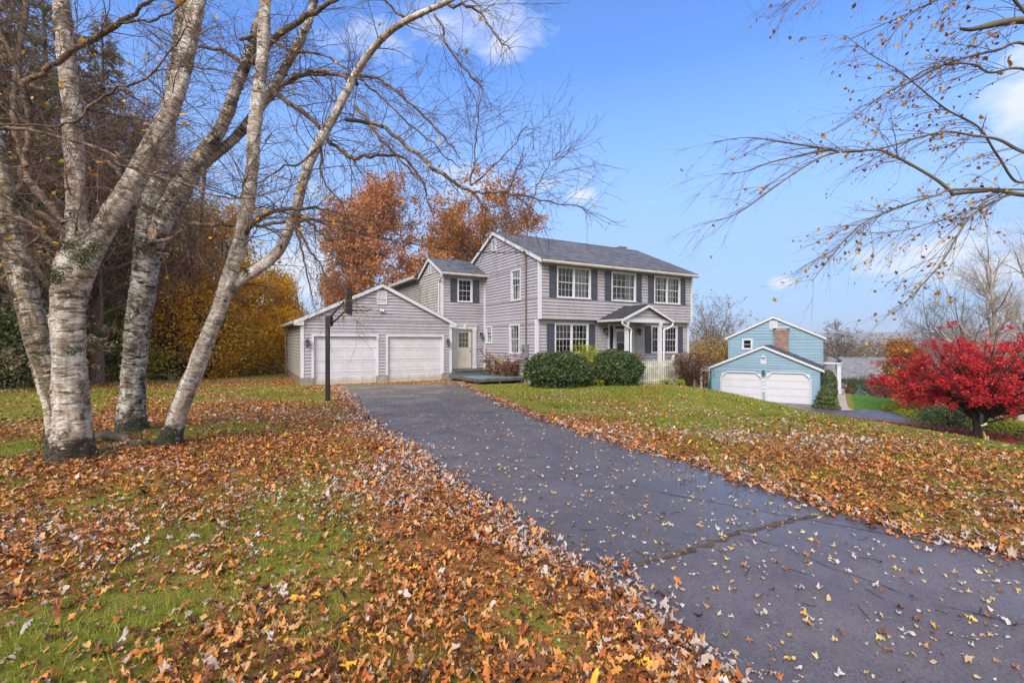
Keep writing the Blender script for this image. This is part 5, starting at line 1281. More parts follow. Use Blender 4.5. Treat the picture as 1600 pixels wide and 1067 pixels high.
    # C: darker rough birch
    birch('straight rough grey birch, second from the right in the clump', base(206, 672, C_),
      [[(207,690,C_,66),(206,672,C_,62),(206,630,C_,55),(210,570,C_,50),(214,520,C_,50),(222,460,C_,52),(228,410,C_,54),(232,370,C_,54),(236,330,C_,48),(246,285,C_,40),(258,220,C_,34),(268,160,C_,32),(276,100,C_,31),(284,40,C_,29),(292,-30,C_,26)],
       [(240,385,C_,36),(252,350,C_-.05,42),(275,305,C_-.1,40),(302,265,C_-.1,38),(325,232,C_-.1,34),(345,200,C_-.1,26),(358,170,C_-.1,24),(372,130,C_-.1,23),(386,95,C_,21),(400,50,C_,19),(418,-10,C_,16)],
       [(312,262,C_,22),(345,235,C_+.1,22),(378,205,C_+.2,20),(405,170,C_+.2,19),(425,140,C_+.2,19),(445,105,C_+.3,18),(468,65,C_+.3,16),(485,25,C_+.4,14),(500,-30,C_+.4,11)]],
      [[(238,365,C_,22),(225,335,C_-.1,12),(205,300,C_-.2,9),(180,262,C_-.2,10),(160,252,C_-.2,7),(140,250,C_-.1,5)],
       [(420,155,C_+.2,10),(470,118,C_,9),(540,118,C_-.2,8),(595,125,C_-.3,6),(640,160,C_-.4,5),(690,210,C_-.5,3.5),(720,245,C_-.5,2)],
       [(405,170,C_+.2,8),(450,125,C_-.2,8),(500,112,C_-.6,8),(545,122,C_-.8,7),(560,135,C_-.9,6)],
       [(425,142,C_,11),(450,160,C_-.3,11),(475,175,C_-.5,10),(500,200,C_-.7,9),(520,225,C_-.8,8),(548,246,C_-.9,8),(575,245,C_-1,7),(620,243,C_-1.,6),(650,268,C_-1.,5),(668,300,C_-1,3)],
       [(395,100,C_,14),(430,60,C_-.2,13),(470,30,C_-.3,12),(500,14,C_-.4,9),(540,-12,C_-.5,7)],
       [(385,105,C_,10),(355,82,C_,9),(330,76,C_,8),(312,74,C_,6)],
       [(375,62,C_,8),(410,58,C_-.3,7),(450,78,C_-.5,6),(500,86,C_-.6,5),(560,120,C_-.7,4),(620,175,C_-.7,3.5),(680,230,C_-.7,3),(720,265,C_-.7,2)],
       [(232,380,C_-.2,8),(270,372,C_-.4,11),(300,352,C_-.5,11),(340,352,C_-.6,10),(376,352,C_-.6,9),(420,350,C_-.6,7),(480,345,C_-.7,5),(560,350,C_-.8,3)],
       [(318,262,C_-.4,9),(316,310,C_-.5,8),(312,360,C_-.5,7),(312,400,C_-.5,7),(328,420,C_-.5,5),(350,445,C_-.5,3.5)],
       [(245,395,C_-.2,8),(265,400,C_-.2,8),(262,404,C_-.1,5)]],
      (M['birch3'], M['limb']), 13, .024, .12, 160, 90, -.03, flk=700, mossy=[(212,375,C_-.35,.14,200),(228,470,C_-.35,.10,120),(208,668,C_-.4,.15,260),(268,300,C_-.3,.10,120),(318,262,C_-.25,.10,160),(358,160,C_-.2,.06,60)])
    # D: leaning front right
    birch('smooth birch leaning right, rightmost trunk of the clump', base(267, 692, D_),
      [[(262,708,D_,52),(266,690,D_,46),(274,660,D_,38),(288,620,D_,36),(306,575,D_,36),(324,530,D_,34),(340,490,D_,32),(353,450,D_,31),(364,415,D_,30),(376,375,D_,29),(384,335,D_,28),(391,290,D_,27),(395,240,D_,27),(399,190,D_,27),(405,140,D_,26),(410,90,D_,25),(413,40,D_,24),(416,-20,D_,22),(420,-110,D_,18)],
       [(352,462,D_+.05,24),(372,440,D_+.1,26),(395,425,D_+.15,24),(420,408,D_+.2,22),(440,385,D_+.2,21),(455,350,D_+.2,20),(465,320,D_+.2,20),(473,285,D_+.2,20),(485,250,D_+.2,20),(500,220,D_+.2,19),(520,185,D_+.2,17),(538,150,D_+.2,16),(556,115,D_+.2,15),(580,80,D_+.1,14),(608,50,D_,13),(640,30,D_-.1,12),(670,16,D_-.2,10),(705,0,D_-.3,9),(750,-30,D_-.4,7)]],
      [[(540,187,D_+.1,8),(565,190,D_,8),(600,202,D_-.1,8),(640,232,D_-.3,8),(675,262,D_-.4,7.5),(705,284,D_-.5,7),(735,298,D_-.5,6),(765,301,D_-.6,5),(800,303,D_-.7,4.5),(818,314,D_-.7,4),(832,325,D_-.8,2)],
       [(735,298,D_-.5,6),(752,318,D_-.5,6),(765,335,D_-.5,5.5),(772,350,D_-.5,5),(790,360,D_-.5,3),(812,370,D_-.5,2)],
       [(555,165,D_+.1,8),(570,182,D_,7),(592,212,D_-.1,6),(615,240,D_-.2,5),(640,265,D_-.3,4),(662,290,D_-.3,3),(672,325,D_-.3,2)],
       [(700,8,D_-.3,5),(730,10,D_-.4,5),(750,22,D_-.4,4.5),(768,45,D_-.5,4),(780,62,D_-.5,3),(797,80,D_-.5,2)],
       [(678,22,D_-.2,5),(692,45,D_-.2,5),(700,75,D_-.3,4.5),(725,105,D_-.4,4),(745,128,D_-.4,3),(755,138,D_-.4,2)],
       [(640,30,D_-.1,6),(618,20,D_,5),(600,-5,D_,4)],
       [(800,303,D_-.7,3.5),(830,308,D_-.8,3),(870,318,D_-.9,2.5),(905,325,D_-1,2),(925,335,D_-1,1.5)],
       [(735,290,D_-.5,4),(742,240,D_-.5,3),(745,200,D_-.5,2.4),(750,160,D_-.5,1.6)],
       [(735,290,D_-.5,4),(770,260,D_-.6,3),(800,230,D_-.7,2.2),(825,195,D_-.8,1.4)],
       [(795,300,D_-.7,3),(808,265,D_-.7,2.2),(820,230,D_-.8,1.4)],
       [(828,325,D_-.8,3),(840,285,D_-.8,2.2),(862,250,D_-.9,1.6),(885,230,D_-.9,1.1)],
       [(376,370,D_,14),(400,345,D_-.2,12),(425,330,D_-.3,10),(450,328,D_-.4,8),(490,322,D_-.6,6),(540,335,D_-.7,5),(600,345,D_-.8,3)],
       [(462,335,D_,12),(480,345,D_-.3,8),(500,362,D_-.5,6),(520,375,D_-.6,5),(545,360,D_-.7,3)],
       [(465,345,D_,8),(480,385,D_-.3,5),(500,410,D_-.4,4),(515,450,D_-.4,3),(528,470,D_-.4,2.4),(540,485,D_-.4,1.6)],
       [(462,355,D_,6),(475,400,D_-.2,4),(482,440,D_-.2,3),(490,470,D_-.2,2)],
       [(500,222,D_,6),(502,260,D_,5),(510,290,D_,4),(540,325,D_,3)],
       [(500,225,D_,7),(470,255,D_-.3,5),(440,262,D_-.4,4),(400,290,D_-.6,3)]],
      (M['birch4'], M['limb']), 14, .014, .10, 200, 60, -.02, az=np.array([.5,0,0]), flk=120, mossy=[(335,545,D_-.2,.05,80),(365,455,D_-.17,.05,70),(384,425,D_-.15,.07,130),(458,335,D_+.05,.06,90),(440,385,D_,.04,50),(352,470,D_-.17,.03,40),(262,680,D_-.2,.08,100)])

def build_maple_over():
    """maple whose trunk stands right of the frame and whose boughs reach into it"""
    g = np.random.default_rng(77); Y = 7.2
    bx, by = 9.6, 6.0; bz = H1(bx, by); root = empty('overhanging_maple', (bx, by, bz)); tag(root, 'maple with thin drooping boughs and few yellow leaves reaching in at the top right', 'tree')
    off = np.array([bx, by, bz])
    tr = [(bx,by,bz-.2,.32),(bx,by,bz+.3,.25),(bx+.1,by,2.0,.21),(bx,by+.1,4.,.18),(bx-.1,by+.2,6.,.14),(bx+.1,by+.1,8.5,.09)]
    q = smooth_curve(np.array(tr), 40); trunk = [(q[:, :3]-off, q[:, 3])]
    def from_trunk(z, first, Yf, w):  # joins the trunk to the first traced point
        return np.array([[bx, by, z], ])
    L = []
    def bough(z, pts):
        q = [[bx-.05, by+.05, z, pts[0][3]*pts[0][2]/F0/2*1.5]]+[[*W(p[0],p[1],p[2]), p[3]*p[2]/F0/2*.50] for p in pts]
        c = smooth_curve(np.array(q), len(q)*5); L.append((c[:, :3]-off, np.maximum(c[:, 3], .0025)))
    bough(3.4, [(1680,310,7,16),(1600,305,Y,13),(1560,298,Y,12),(1520,300,Y,11),(1487,303,Y,11)])
    L.append(tuple(a-off if i == 0 else a for i, a in enumerate(limb([(1490,303,Y,9),(1465,282,Y,8),(1432,262,Y,7),(1400,245,Y,7),(1370,234,Y,6),(1320,238,Y,5),(1275,230,Y,4.5),(1220,222,Y,3.5),(1170,215,Y-.2,2),(1115,222,Y-.3,1.4)]))))
    L.append(tuple(a-off if i == 0 else a for i, a in enumerate(limb([(1300,232,Y,5),(1250,243,Y-.2,4),(1200,255,Y-.3,3),(1165,268,Y-.4,2),(1128,272,Y-.5,1.4)]))))
    L.append(tuple(a-off if i == 0 else a for i, a in enumerate(limb([(1372,234,Y,5),(1300,240,Y-.2,4),(1250,265,Y-.3,3.5),(1200,300,Y-.4,3),(1150,335,Y-.5,2),(1100,350,Y-.6,1.4)]))))
    bough(4.0, [(1680,260,7,14),(1600,238,Y,10),(1560,218,Y,8.5),(1520,212,Y,7),(1480,206,Y,6.5),(1440,214,Y,6),(1400,226,Y,5.5),(1370,234,Y,5)])
    bough(3.2, [(1670,310,7,9),(1590,303,Y,7),(1555,315,Y-.1,6.5),(1520,335,Y-.2,6.5),(1500,362,Y-.2,6),(1475,405,Y-.3,5),(1450,435,Y-.4,4),(1425,462,Y-.5,3),(1395,492,Y-.5,1.8)])
    L.append(tuple(a-off if i == 0 else a for i, a in enumerate(limb([(1515,340,Y-.2,4),(1470,345,Y-.4,3),(1420,358,Y-.6,2.4),(1370,366,Y-.7,1.6)]))))
    bough(3.3, [(1660,300,7,8),(1500,296,Y-.1,7),(1465,305,Y-.3,6),(1430,315,Y-.4,6),(1390,330,Y-.5,5),(1350,348,Y-.6,4.5),(1320,375,Y-.7,4),(1300,400,Y-.8,3),(1268,440,Y-.8,2)])
    bough(5.0, [(1680,110,Y,16),(1600,68,Y,9),(1560,78,Y,8),(1510,90,Y,7),(1470,104,Y,6),(1430,125,Y,5),(1380,148,Y-.2,4),(1340,180,Y-.3,3),(1300,205,Y-.4,2)])
    bough(4.8, [(1680,150,Y,14),(1600,108,Y,8),(1548,114,Y,7),(1524,102,Y,6),(1490,100,Y,5),(1440,112,Y,4),(1400,145,Y-.2,3),(1340,170,Y-.3,2)])
    bough(5.6, [(1680,40,Y,30),(1600,32,Y,22),(1555,38,Y,20),(1518,46,Y,13),(1500,45,Y,7)])
    bough(5.2, [(1660,60,Y-.5,12),(1560,-20,Y-.5,8),(1480,-5,Y-.5,5),(1400,30,Y-.6,3.5),(1330,60,Y-.7,2)])
    bough(4.4, [(1680,200,Y+1,12),(1600,285,Y+1,8),(1560,245,Y+.8,6.5),(1530,200,Y+.6,6),(1480,172,Y+.5,5),(1440,140,Y+.5,4),(1400,108,Y+.4,3),(1360,85,Y+.4,2.4),(1320,55,Y+.3,1.6)])
    bough(5.8, [(1640,-60,Y-1,10),(1500,-70,Y-1,7),(1400,-40,Y-1,5),(1300,-30,Y-1,3),(1240,0,Y-1,2.5),(1200,30,Y-1,1.6)])
    trunk_mesh('trunk', trunk, M['bark'], root, rough=.02, seed=5, flare=.08)
    trunk_mesh('branches', L, M['twig_grey'], root, rough=.005, seed=6, dens_=.1, sides=12)
    lv = twig_levels(L, [dict(n=420, len0=.5, len1=1.5, a0=R(12), a1=R(55), npts=8, grav=-.07, jit=.05, tmin=.25, rr=.4, rmin=.0028, cap=.003, azbias=np.array([-.9,0,-.3])),
                         dict(n=1500, len0=.2, len1=.8, a0=R(10), a1=R(45), npts=5, grav=-.05, jit=.06, tmin=.2, rr=.7, rmin=.002, azbias=np.array([-.8,0,-.3]))], g)
    tube_mesh('twigs', lv, (4, 3), M['twig'], root)
    P = lv[1][0]; tipx = (P[:,-1]+off); wgt = np.clip((tipx[:,0]/tipx[:,1]-.42)*1.6, .05, 1.); idx = g.choice(len(P), 1800, p=wgt/wgt.sum())
    t = g.uniform(1, 4, 1800); i = np.minimum(t.astype(int), 3); f = (t-i)[:,None]; C = P[idx,i]*(1-f)+P[idx,i+1]*f+g.normal(size=(1800,3))*.02
    V, Fq = leaf_quads(C, .050, g, aspect=.7, down=.8, var=.6)
    npmesh('leaves', V, Fq, M['amber_dull'], root, face_attr=g.random(len(Fq)))

def deciduous(name, label, x, y, height, spread, seed, leaf=None, nleaf=0, lsize=.15, bark='bark', r0=None, fork=.22, n1=16, n2_=150, n3=900, up=.06, group=None, twig=None, lean=(0,0), n4=0, rmin=.006, leafspread=.12, multi=1, cat='tree', a0=25, a1=60, z=None, trunkpart=.78):
    g = np.random.default_rng(seed); z = H1(x, y) if z is None else z
    root = empty(name, (x, y, z)); tag(root, label, cat, group)
    r0 = r0 or height*.017; T = []; Rr = []
    for k in range(multi):
        a = g.uniform(0, 6.28); sp = .0 if multi == 1 else spread*.35
        n = 12; t = np.linspace(0, 1, n)
        P = np.stack([lean[0]*t+np.cos(a)*sp*t**1.2, lean[1]*t+np.sin(a)*sp*t**1.2, -.2+t*(height*trunkpart*(1 if k == 0 else g.uniform(.75,1.)))], 1)
        P[1:, :2] += np.cumsum(g.normal(size=(n-1, 2))*height*.008, axis=0)
        T.append(P); Rr.append(r0*(1-.82*t)+r0*.35*np.exp(-t*20))
    T = np.stack(T); Rr = np.stack(Rr)
    V, Fq, B = tubes(T, Rr, 12); npmesh('trunk', V, Fq, M[bark], root, True, vert_vec=B)
    L1 = grow(T, Rr, n1, spread*.55, spread*.85, R(a0), R(a1), npts=8, grav=up, jit=.10, tmin=fork, rr=.55, rmin=rmin*2, g=g, lenfall=.45)
    L2 = grow(*L1, n2_, spread*.22, spread*.42, R(20), R(60), npts=6, grav=up*.7, jit=.13, tmin=.2, rr=.6, rmin=rmin, g=g)
    L3 = grow(*L2, n3, spread*.08, spread*.2, R(20), R(65), npts=4, grav=up*.3, jit=.14, tmin=.15, rr=.6, rmin=rmin*.6, g=g)
    lv = [L1, L2, L3]; sd = [7, 4, 3]
    if n4: lv.append(grow(*L3, n4, spread*.04, spread*.1, R(20), R(60), npts=3, grav=0, jit=.1, tmin=.1, rr=.7, rmin=rmin*.45, g=g)); sd.append(3)
    tube_mesh('branches', lv, sd, M[twig or bark], root)
    if nleaf:
        C = pts_on(lv[-1][0], nleaf, g, leafspread, .1)
        V, Fq = leaf_quads(C, lsize, g, aspect=.65, down=.2)
        npmesh('crown', V, Fq, M[leaf], root, face_attr=np.clip(.75*g.random(len(Fq))+.25*vnoise(C, .7, seed), 0, 1))
    return root

def conifer(label, x, y, height, spread, seed, leaf='conifer', nleaf=26000, group=None, base=.06, z=None, droop=-.05, lsize=.16, bark='bark'):
    g = np.random.default_rng(seed); z = H1(x, y) if z is None else z
    root = empty('conifer_tree', (x, y, z)); tag(root, label, 'tree', group)
    n = 14; t = np.linspace(0, 1, n); P = np.stack([np.zeros(n), np.zeros(n), -.2+t*height], 1); P[:, :2] += g.normal(size=(n,2))*.04
    r = .016*height*(1-.93*t)
    V, Fq, B = tubes(P[None], r[None], 12); npmesh('trunk', V, Fq, M[bark], root, True, vert_vec=B)
    m = int(height*15); tt = g.uniform(base, .98, m); i = tt*(n-1)
    az = g.uniform(0, 2*np.pi, m); L = spread*(1-tt)**.75*g.uniform(.55, 1.05, m)+.15
    N = 8; s = np.linspace(0, 1, N)
    el = R(12)-R(18)*(1-tt)
    D = np.stack([np.cos(az)*np.cos(el), np.sin(az)*np.cos(el), np.sin(el)], 1)
    Q = np.stack([np.zeros(m), np.zeros(m), tt*height], 1)[:,None]+D[:,None]*(L[:,None]*s[None])[...,None]
    Q[...,2] += droop*L[:,None]*(s[None]**2)*3+g.normal(size=(m,1))*.03
    Rq = (.010*L+.008)[:,None]*(1-.8*s[None])
    L2 = grow(Q, Rq, m*9, .25, .75, R(35), R(75), npts=5, grav=-.06, jit=.08, tmin=.2, rr=.5, rmin=.004, g=g)
    tube_mesh('branches', [(Q, Rq), L2], (4, 3), M['bark_dark'], root)
    C = pts_on(L2[0], nleaf, g, .05, .05); C = np.concatenate([C, pts_on(Q, nleaf//6, g, .05, .3)])
    V, Fq = leaf_quads(C, lsize, g, aspect=.28, flat=.35, down=.15)
    npmesh('crown', V, Fq, M[leaf], root, face_attr=np.clip(.7*g.random(len(Fq))+.45*vnoise(C, .8, seed)-.05, 0, 1))
    return root

def shrub(name, label, x, y, rx, ry, hgt, seed, leaf, nleaf, lsize, bark='bark_dark', stems=14, dense=True, group=None, z=None, lumps=.25, cat='shrub', core=.35, top=None, aspect=.5, z0=0., wide=False):
    g = np.random.default_rng(seed); z = H1(x, y) if z is None else z
    root = empty(name, (x, y, z)); tag(root, label, cat, group)
    # stems
    n = 7; s = np.linspace(0, 1, n); az = g.uniform(0, 6.283, stems); P = np.zeros((stems, n, 3))
    rr = g.uniform(.5, 1.0, stems) if wide else g.uniform(.15, .75, stems)
    if wide: az = np.where(np.arange(stems) % 2, 0., np.pi)+g.normal(size=stems)*.8
    P[...,0] = (np.cos(az)*rx*rr)[:,None]*s**.8; P[...,1] = (np.sin(az)*ry*rr)[:,None]*s**.8; P[...,2] = -.05+(hgt*g.uniform(.6, .92, stems))[:,None]*s
    P += g.normal(size=P.shape)*.03*hgt*s[None,:,None]
    Rr = np.full(stems, .010+.008*hgt)[:,None]*(1-.7*s[None])
    L1 = grow(P, Rr, stems*14, hgt*.15, hgt*.4, R(20), R(70), npts=5, grav=.02, jit=.15, tmin=.25, rr=.6, rmin=.003, g=g)
    L2 = grow(*L1, stems*45, hgt*.07, hgt*.2, R(20), R(70), npts=4, grav=0, jit=.15, tmin=.1, rr=.7, rmin=.002, g=g)
    tube_mesh('stems', [(P, Rr), L1, L2], (6, 4, 3), M[bark], root)
    if nleaf:
        if dense:
            d = g.normal(size=(nleaf, 3)); d /= np.linalg.norm(d, axis=1, keepdims=True); d[:,2] = np.where(d[:,2] < -.55, -d[:,2], d[:,2])
            lowr = np.clip(1-d[:,2]**2, .05, 1)**-.38; d[:, :2] *= np.where(d[:,2] < 0, lowr, 1.)[:,None]
            rad = (core+(1-core)*g.random(nleaf)**.45)
            rad = rad*(1-lumps*.5+lumps*vnoise(d*1.0, 2.6, seed)*1.6+.10*(vnoise(d, 7., seed+3)-.5))
            cz = hgt*.52; C = d*rad[:,None]*np.array([rx, ry, hgt*.5])+np.array([0, 0, cz]); C[:,2] = np.maximum(C[:,2], z0+.03)
            C += g.normal(size=C.shape)*lsize*.3
            lw = g.random(nleaf) < .14; C[lw, 2] = g.uniform(.03, .28*hgt, lw.sum()); C[lw, :2] = d[lw, :2]/np.linalg.norm(d[lw, :2], axis=1, keepdims=True)*np.array([rx, ry])*g.uniform(.45, .92, (lw.sum(), 1))
        else:
            C = pts_on(np.concatenate([L2[0]]), nleaf, g, lsize*.6, .1)
        V, Fq = leaf_quads(C, lsize, g, aspect=aspect, down=.1)
        npmesh('leaves', V, Fq, M[leaf], root, face_attr=g.random(len(Fq)))
    return root

def build_vegetation():
    # --- oaks behind the house
    deciduous('oak_tree', 'rust orange oak behind the garage, left of the other oak', -13.9, 46., 17.4, 10.5, 101, 'oak', 40000, .22, 'bark_far', n1=30, n2_=260, n3=1500, a0=25, a1=62, fork=.2, leafspread=.22)
    deciduous('oak_tree', 'brighter orange oak rising behind the connector roof and main gable', -3.9, 49., 17.4, 13.5, 102, 'oak_gold', 50000, .23, 'bark_far', n1=40, n2_=340, n3=2000, a0=30, a1=75, fork=.16, leafspread=.22)
    deciduous('oak_tree', 'russet tree low between the two taller oaks behind the rear wing', -9.2, 52., 11.5, 8.0, 103, 'oak', 18000, .22, 'bark_far', n1=22, n2_=180, n3=1000, fork=.1, leafspread=.25)
    deciduous('oak_tree', 'small russet oak at the left foot of the tall rust orange oak', -18.2, 50., 10.5, 6.0, 104, 'oak', 12000, .20, 'bark_far', n1=20, n2_=150, n3=900, fork=.1, leafspread=.22)
    # --- left wood
    G1 = 'conifers at the wood edge'
    for i, (px, Y, h_, sp, mat, lab) in enumerate([
        (-10,17.,17.,4.2,'conifer','brownish conifer at the left edge of the photo behind the leaning birch'),
        (70,21.,19.,4.2,'conifer_green','greener conifer seen between the left birch and the thick birch'),
        (160,23.,18.,3.8,'conifer','tall sparse conifer just right of the thick birch trunk'),
        (-60,24.,20.,4.5,'conifer_green','conifer farthest left behind the wood edge'),
        (225,29.,15.5,4.2,'conifer','shorter brown conifer behind the forked birch limb'),(110,27.,20.,4.6,'conifer','brown conifer directly behind the thick birch trunk'),(30,25.,21.,4.6,'conifer','tall brown conifer behind the greener one at the left')]):
        x = (px-800)/F0*Y; conifer(lab, x, Y, h_, sp, 200+i, mat, int(h_*2000), G1, .08)
    G2 = 'autumn trees at the wood edge'
    for i, (px, Y, h_, sp, mat, nl, ls, lab) in enumerate([
        (300,27.,12.5,6.0,'amber',9000,.15,'olive gold tree behind the gap between rough birch and leaning birch'),
        (345,31.,11.5,5.5,'amber',9000,.15,'loose amber tree behind the leaning birch, taller than the yellow one'),
        (205,26.,10.,5.5,'olive',12000,.15,'dark olive tree behind the rough grey birch'),
        (120,29.,14.,6.0,'brownleaf',12000,.16,'brown leaved tree behind the thick birch'),
        (265,33.,9.,6.0,'brownleaf',12000,.18,'brown tree deep in the wood right of the rough birch'),
        (20,27.,13.,6.,'olive',11000,.16,'olive tree deep in the wood at the far left')]):
        x = (px-800)/F0*Y; deciduous('autumn_tree', lab, x, Y, h_, sp, 230+i, mat, nl, ls, 'bark', n1=20, n2_=170, n3=1100, fork=.08, leafspread=.2, group=G2)
    for i, (px, Y, h_, sp, lab) in enumerate([(40,19.,15.,7.,'fine twigged bare tree behind the leaning left birch'),(150,21.,16.,7.5,'fine twigged bare tree above the thick birch fork'),(215,24.,15.,7.5,'fine twigged bare tree behind the long right limb of the thick birch'),(270,30.,14.,7.,'fine twigged bare tree behind the rough birch'),(100,26.,18.,8.,'tallest fine twigged bare tree at the upper left')]):
        x = (px-800)/F0*Y; deciduous('twiggy_tree', lab, x, Y, h_, sp, 600+i, 'brownleaf', 3500, .10, 'twig', n1=30, n2_=330, n3=2600, n4=6000, up=.03, group='fine twigged bare trees in the left wood', a0=30, a1=80, rmin=.007, fork=.12)
    deciduous('yellow_maple', 'bright orange yellow maple left of the garage', (404-800)/F0*31, 31., 6.6, 5.2, 250, 'gold', 15000, .17, 'bark', n1=24, n2_=200, n3=1200, fork=.03, leafspread=.2, multi=2)
    deciduous('yellow_maple', 'small golden tree filling in left of the bright maple', (352-800)/F0*29, 29., 4.8, 4.2, 251, 'gold', 9000, .16, 'bark', n1=20, n2_=160, n3=900, fork=.03, leafspread=.2, multi=2)
    G3 = 'understorey shrubs along the wood edge'
    for i, (px, Y, rx, h_, mat, nl, lab) in enumerate([
        (20,17.5,1.5,2.9,'conifer_green',9000,'dark green shrub at the left edge behind the leaning birch'),
        (60,19.5,1.4,1.2,'olive',5000,'low gold shrub right of the dark green one'),
        (165,22.5,1.5,4.2,'ygreen',6500,'tall yellow green shrub between thick birch and rough birch'),
        (228,24.,1.6,1.6,'ygreen',5000,'low yellow green bush left of the plank bench'),
        (248,27.,2.6,5.0,'olive',8000,'olive thicket right of the rough grey birch'),
        (310,27.,2.6,4.8,'brownleaf',9000,'brown thicket behind the leaning birch'),
        (352,27.5,2.2,3.4,'olive',7000,'gold and olive bush just right of the leaning birch foot'),
        (395,29.5,2.2,2.6,'olive',6000,'olive bush at the foot of the bright maple'),
        (120,25.,2.6,4.6,'brownleaf',7000,'brown thicket behind the thick birch'),
        (0,22.,2.6,4.5,'olive',7000,'olive thicket at the far left wood edge'),
        (432,33.,1.6,1.9,'ygreen',3500,'low yellow green bush by the left garage corner'),
        (372,28.5,1.9,3.0,'gold',6500,'amber bush hiding the stem of the small golden tree'),
        (412,30.,2.0,3.0,'gold',6500,'amber bush hiding the foot of the bright maple'),
        (318,26.,1.8,2.6,'amber',5000,'amber bush just left of the leaning birch foot'),
        (262,24.5,1.7,4.6,'amber',5500,'amber thicket between the rough birch and the leaning birch'),
        (322,25.5,1.6,5.2,'gold',5500,'tall golden thicket directly behind the leaning birch'),
        (178,24.,1.3,4.8,'amber',3500,'amber thicket between the thick birch and the rough birch'),
        (200,28.,3.2,6.0,'brownleaf',8000,'tall brown thicket behind the rough grey birch'),
        (285,31.,3.2,6.5,'olive',8000,'tall olive thicket deep behind the dark tub')]):
        x = (px-800)/F0*Y; shrub('understorey_shrub', lab, x, Y, rx, rx, h_, 260+i, mat, nl, .13, dense=True, core=.15, lumps=.5, group=G3)
    # dense dim wood farther back
    g = np.random.default_rng(9)
    xs = []; 
    for k in range(46):
        px = g.uniform(-120, 430); Y = g.uniform(36, 62); xs.append(((px-800)/F0*Y, Y))
    P = []; Rr = []
    for x, y in xs:
        z = H1(x, y); hh = g.uniform(9, 15); t = np.linspace(0, 1, 8); P.append(np.stack([x+g.normal()*.6*t, y+0*t, z+hh*t], 1)); Rr.append(.18*(1-.8*t))
    P = np.stack(P); Rr = np.stack(Rr)
    L1 = grow(P, Rr, 900, 1.5, 4., R(25), R(70), npts=6, grav=.03, tmin=.05, g=g, rmin=.012); L2 = grow(*L1, 5000, .6, 1.6, R(20), R(70), npts=4, tmin=.1, g=g, rmin=.008)
    C = pts_on(L2[0], 42000, g, .3, .0); V1, F1, B1 = join([tubes(P, Rr, 6), tubes(*L1, 4), tubes(*L2, 3)]); V2, F2 = leaf_quads(C, .26, g)
    o = npmesh('distant_wood', np.vstack([V1, V2]), [F1, F2+len(V1)], M['olive'], face_attr=np.concatenate([np.full(len(F1), .03), np.clip(.55*g.random(len(F2))+.5*vnoise(C, .3, 2)-.1, 0, 1)]))
    tag(o, 'dim olive and brown wood behind the trees at the left', 'wood', kind='stuff')
    # bare trees left of the garage
    G4 = 'bare grey trees beyond the garage'
    for i, (px, Y, h_, lab) in enumerate([(455,46.,9.5,'leafless grey tree over the left end of the garage roof'),(482,50.,10.5,'leafless grey tree between the garage and the rust orange oak'),(436,52.,9.,'leafless tree behind the top of the bright maple')]):
        x = (px-800)/F0*Y; deciduous('bare_tree', lab, x, Y, h_, 4.2, 300+i, None, 0, bark='bark_far', n1=18, n2_=150, n3=800, up=.09, group=G4, a0=15, a1=40, multi=2)
    # bare trees right of the house
    G5 = 'bare trees between the two houses'
    for i, (px, Y, h_, lab) in enumerate([(1088,48.,9.6,'bare tree hard against the right corner of the grey house'),(1112,52.,10.6,'tall bare tree with upswept limbs right of the grey house'),(1148,55.,8.6,'bare tree just left of the blue gable'),(1165,60.,7.8,'leaning bare tree touching the left slope of the blue gable')]):
        x = (px-800)/F0*Y; deciduous('bare_tree', lab, x, Y, h_, 6.0, 320+i, 'farwood', 1400, .16, bark='bark_far', n1=16, n2_=130, n3=800, up=.10, group=G5, a0=20, a1=50, fork=.15, multi=3, z=-3.5, r0=.16)
    for i, (px, Y, h_, sp, mat, nl, lab) in enumerate([(1100,44.,4.0,3.,'brownleaf',4500,'brown thicket right of the grey house'),(1125,47.,4.6,3.4,'olive',5000,'olive yellow thicket left of the blue garage'),(1150,50.,4.4,3.0,'rusty',4200,'russet thicket behind the pergola')]):
        x = (px-800)/F0*Y; shrub('thicket', lab, x, Y, sp, sp, h_, 340+i, mat, nl, .15, core=.1, lumps=.6, z=-2.9, group='thickets behind the pergola')
    for i, (px, Y, h_, sp, lab) in enumerate([(1288,62.,8.4,6.0,'pale bare tree over the right slope of the blue roof'),(1318,70.,7.6,6.0,'bare tree above the porch roof of the blue house'),(1268,58.,7.6,4.0,'reddish brown tree peeping over the blue roof')]):
        x = (px-800)/F0*Y; deciduous('bare_tree', lab, x, Y, h_, sp, 350+i, 'farwood', 2600, .2, bark='bark_far', n1=16, n2_=130, n3=800, up=.08, z=-4.5, fork=.15, multi=2)
    # far wood on the valley floor
    g = np.random.default_rng(12); P = []; Rr = []
    for k in range(520):
        px = g.uniform(1080, 1640); Y = g.uniform(80, 200); x = (px-800)/F0*Y; z = H1(x, Y); ytop = g.uniform(531, 556); hh = max(4, EYE+(533.5-ytop)*Y/F0-z); t = np.linspace(0, 1, 6)
        P.append(np.stack([x+g.normal()*.8*t, Y+0*t, z+hh*t*.95], 1)); Rr.append((.10+.001*Y)*(1-.8*t))
    P = np.stack(P); Rr = np.stack(Rr); L1 = grow(P, Rr, 8000, 2., 5., R(20), R(65), npts=5, grav=.06, tmin=.1, g=g, rmin=.03); C = pts_on(L1[0], 42000, g, .6, .0)
    V1, F1, B1 = join([tubes(P, Rr, 4), tubes(*L1, 3)]); V2, F2 = leaf_quads(C, .55, g)
    o = npmesh('valley_wood', np.vstack([V1, V2]), [F1, F2+len(V1)], M['farwood'], face_attr=np.concatenate([np.full(len(F1), .2), g.random(len(F2))]))
    tag(o, 'grey brown leafless wood in the valley below the hill', 'wood', kind='stuff')
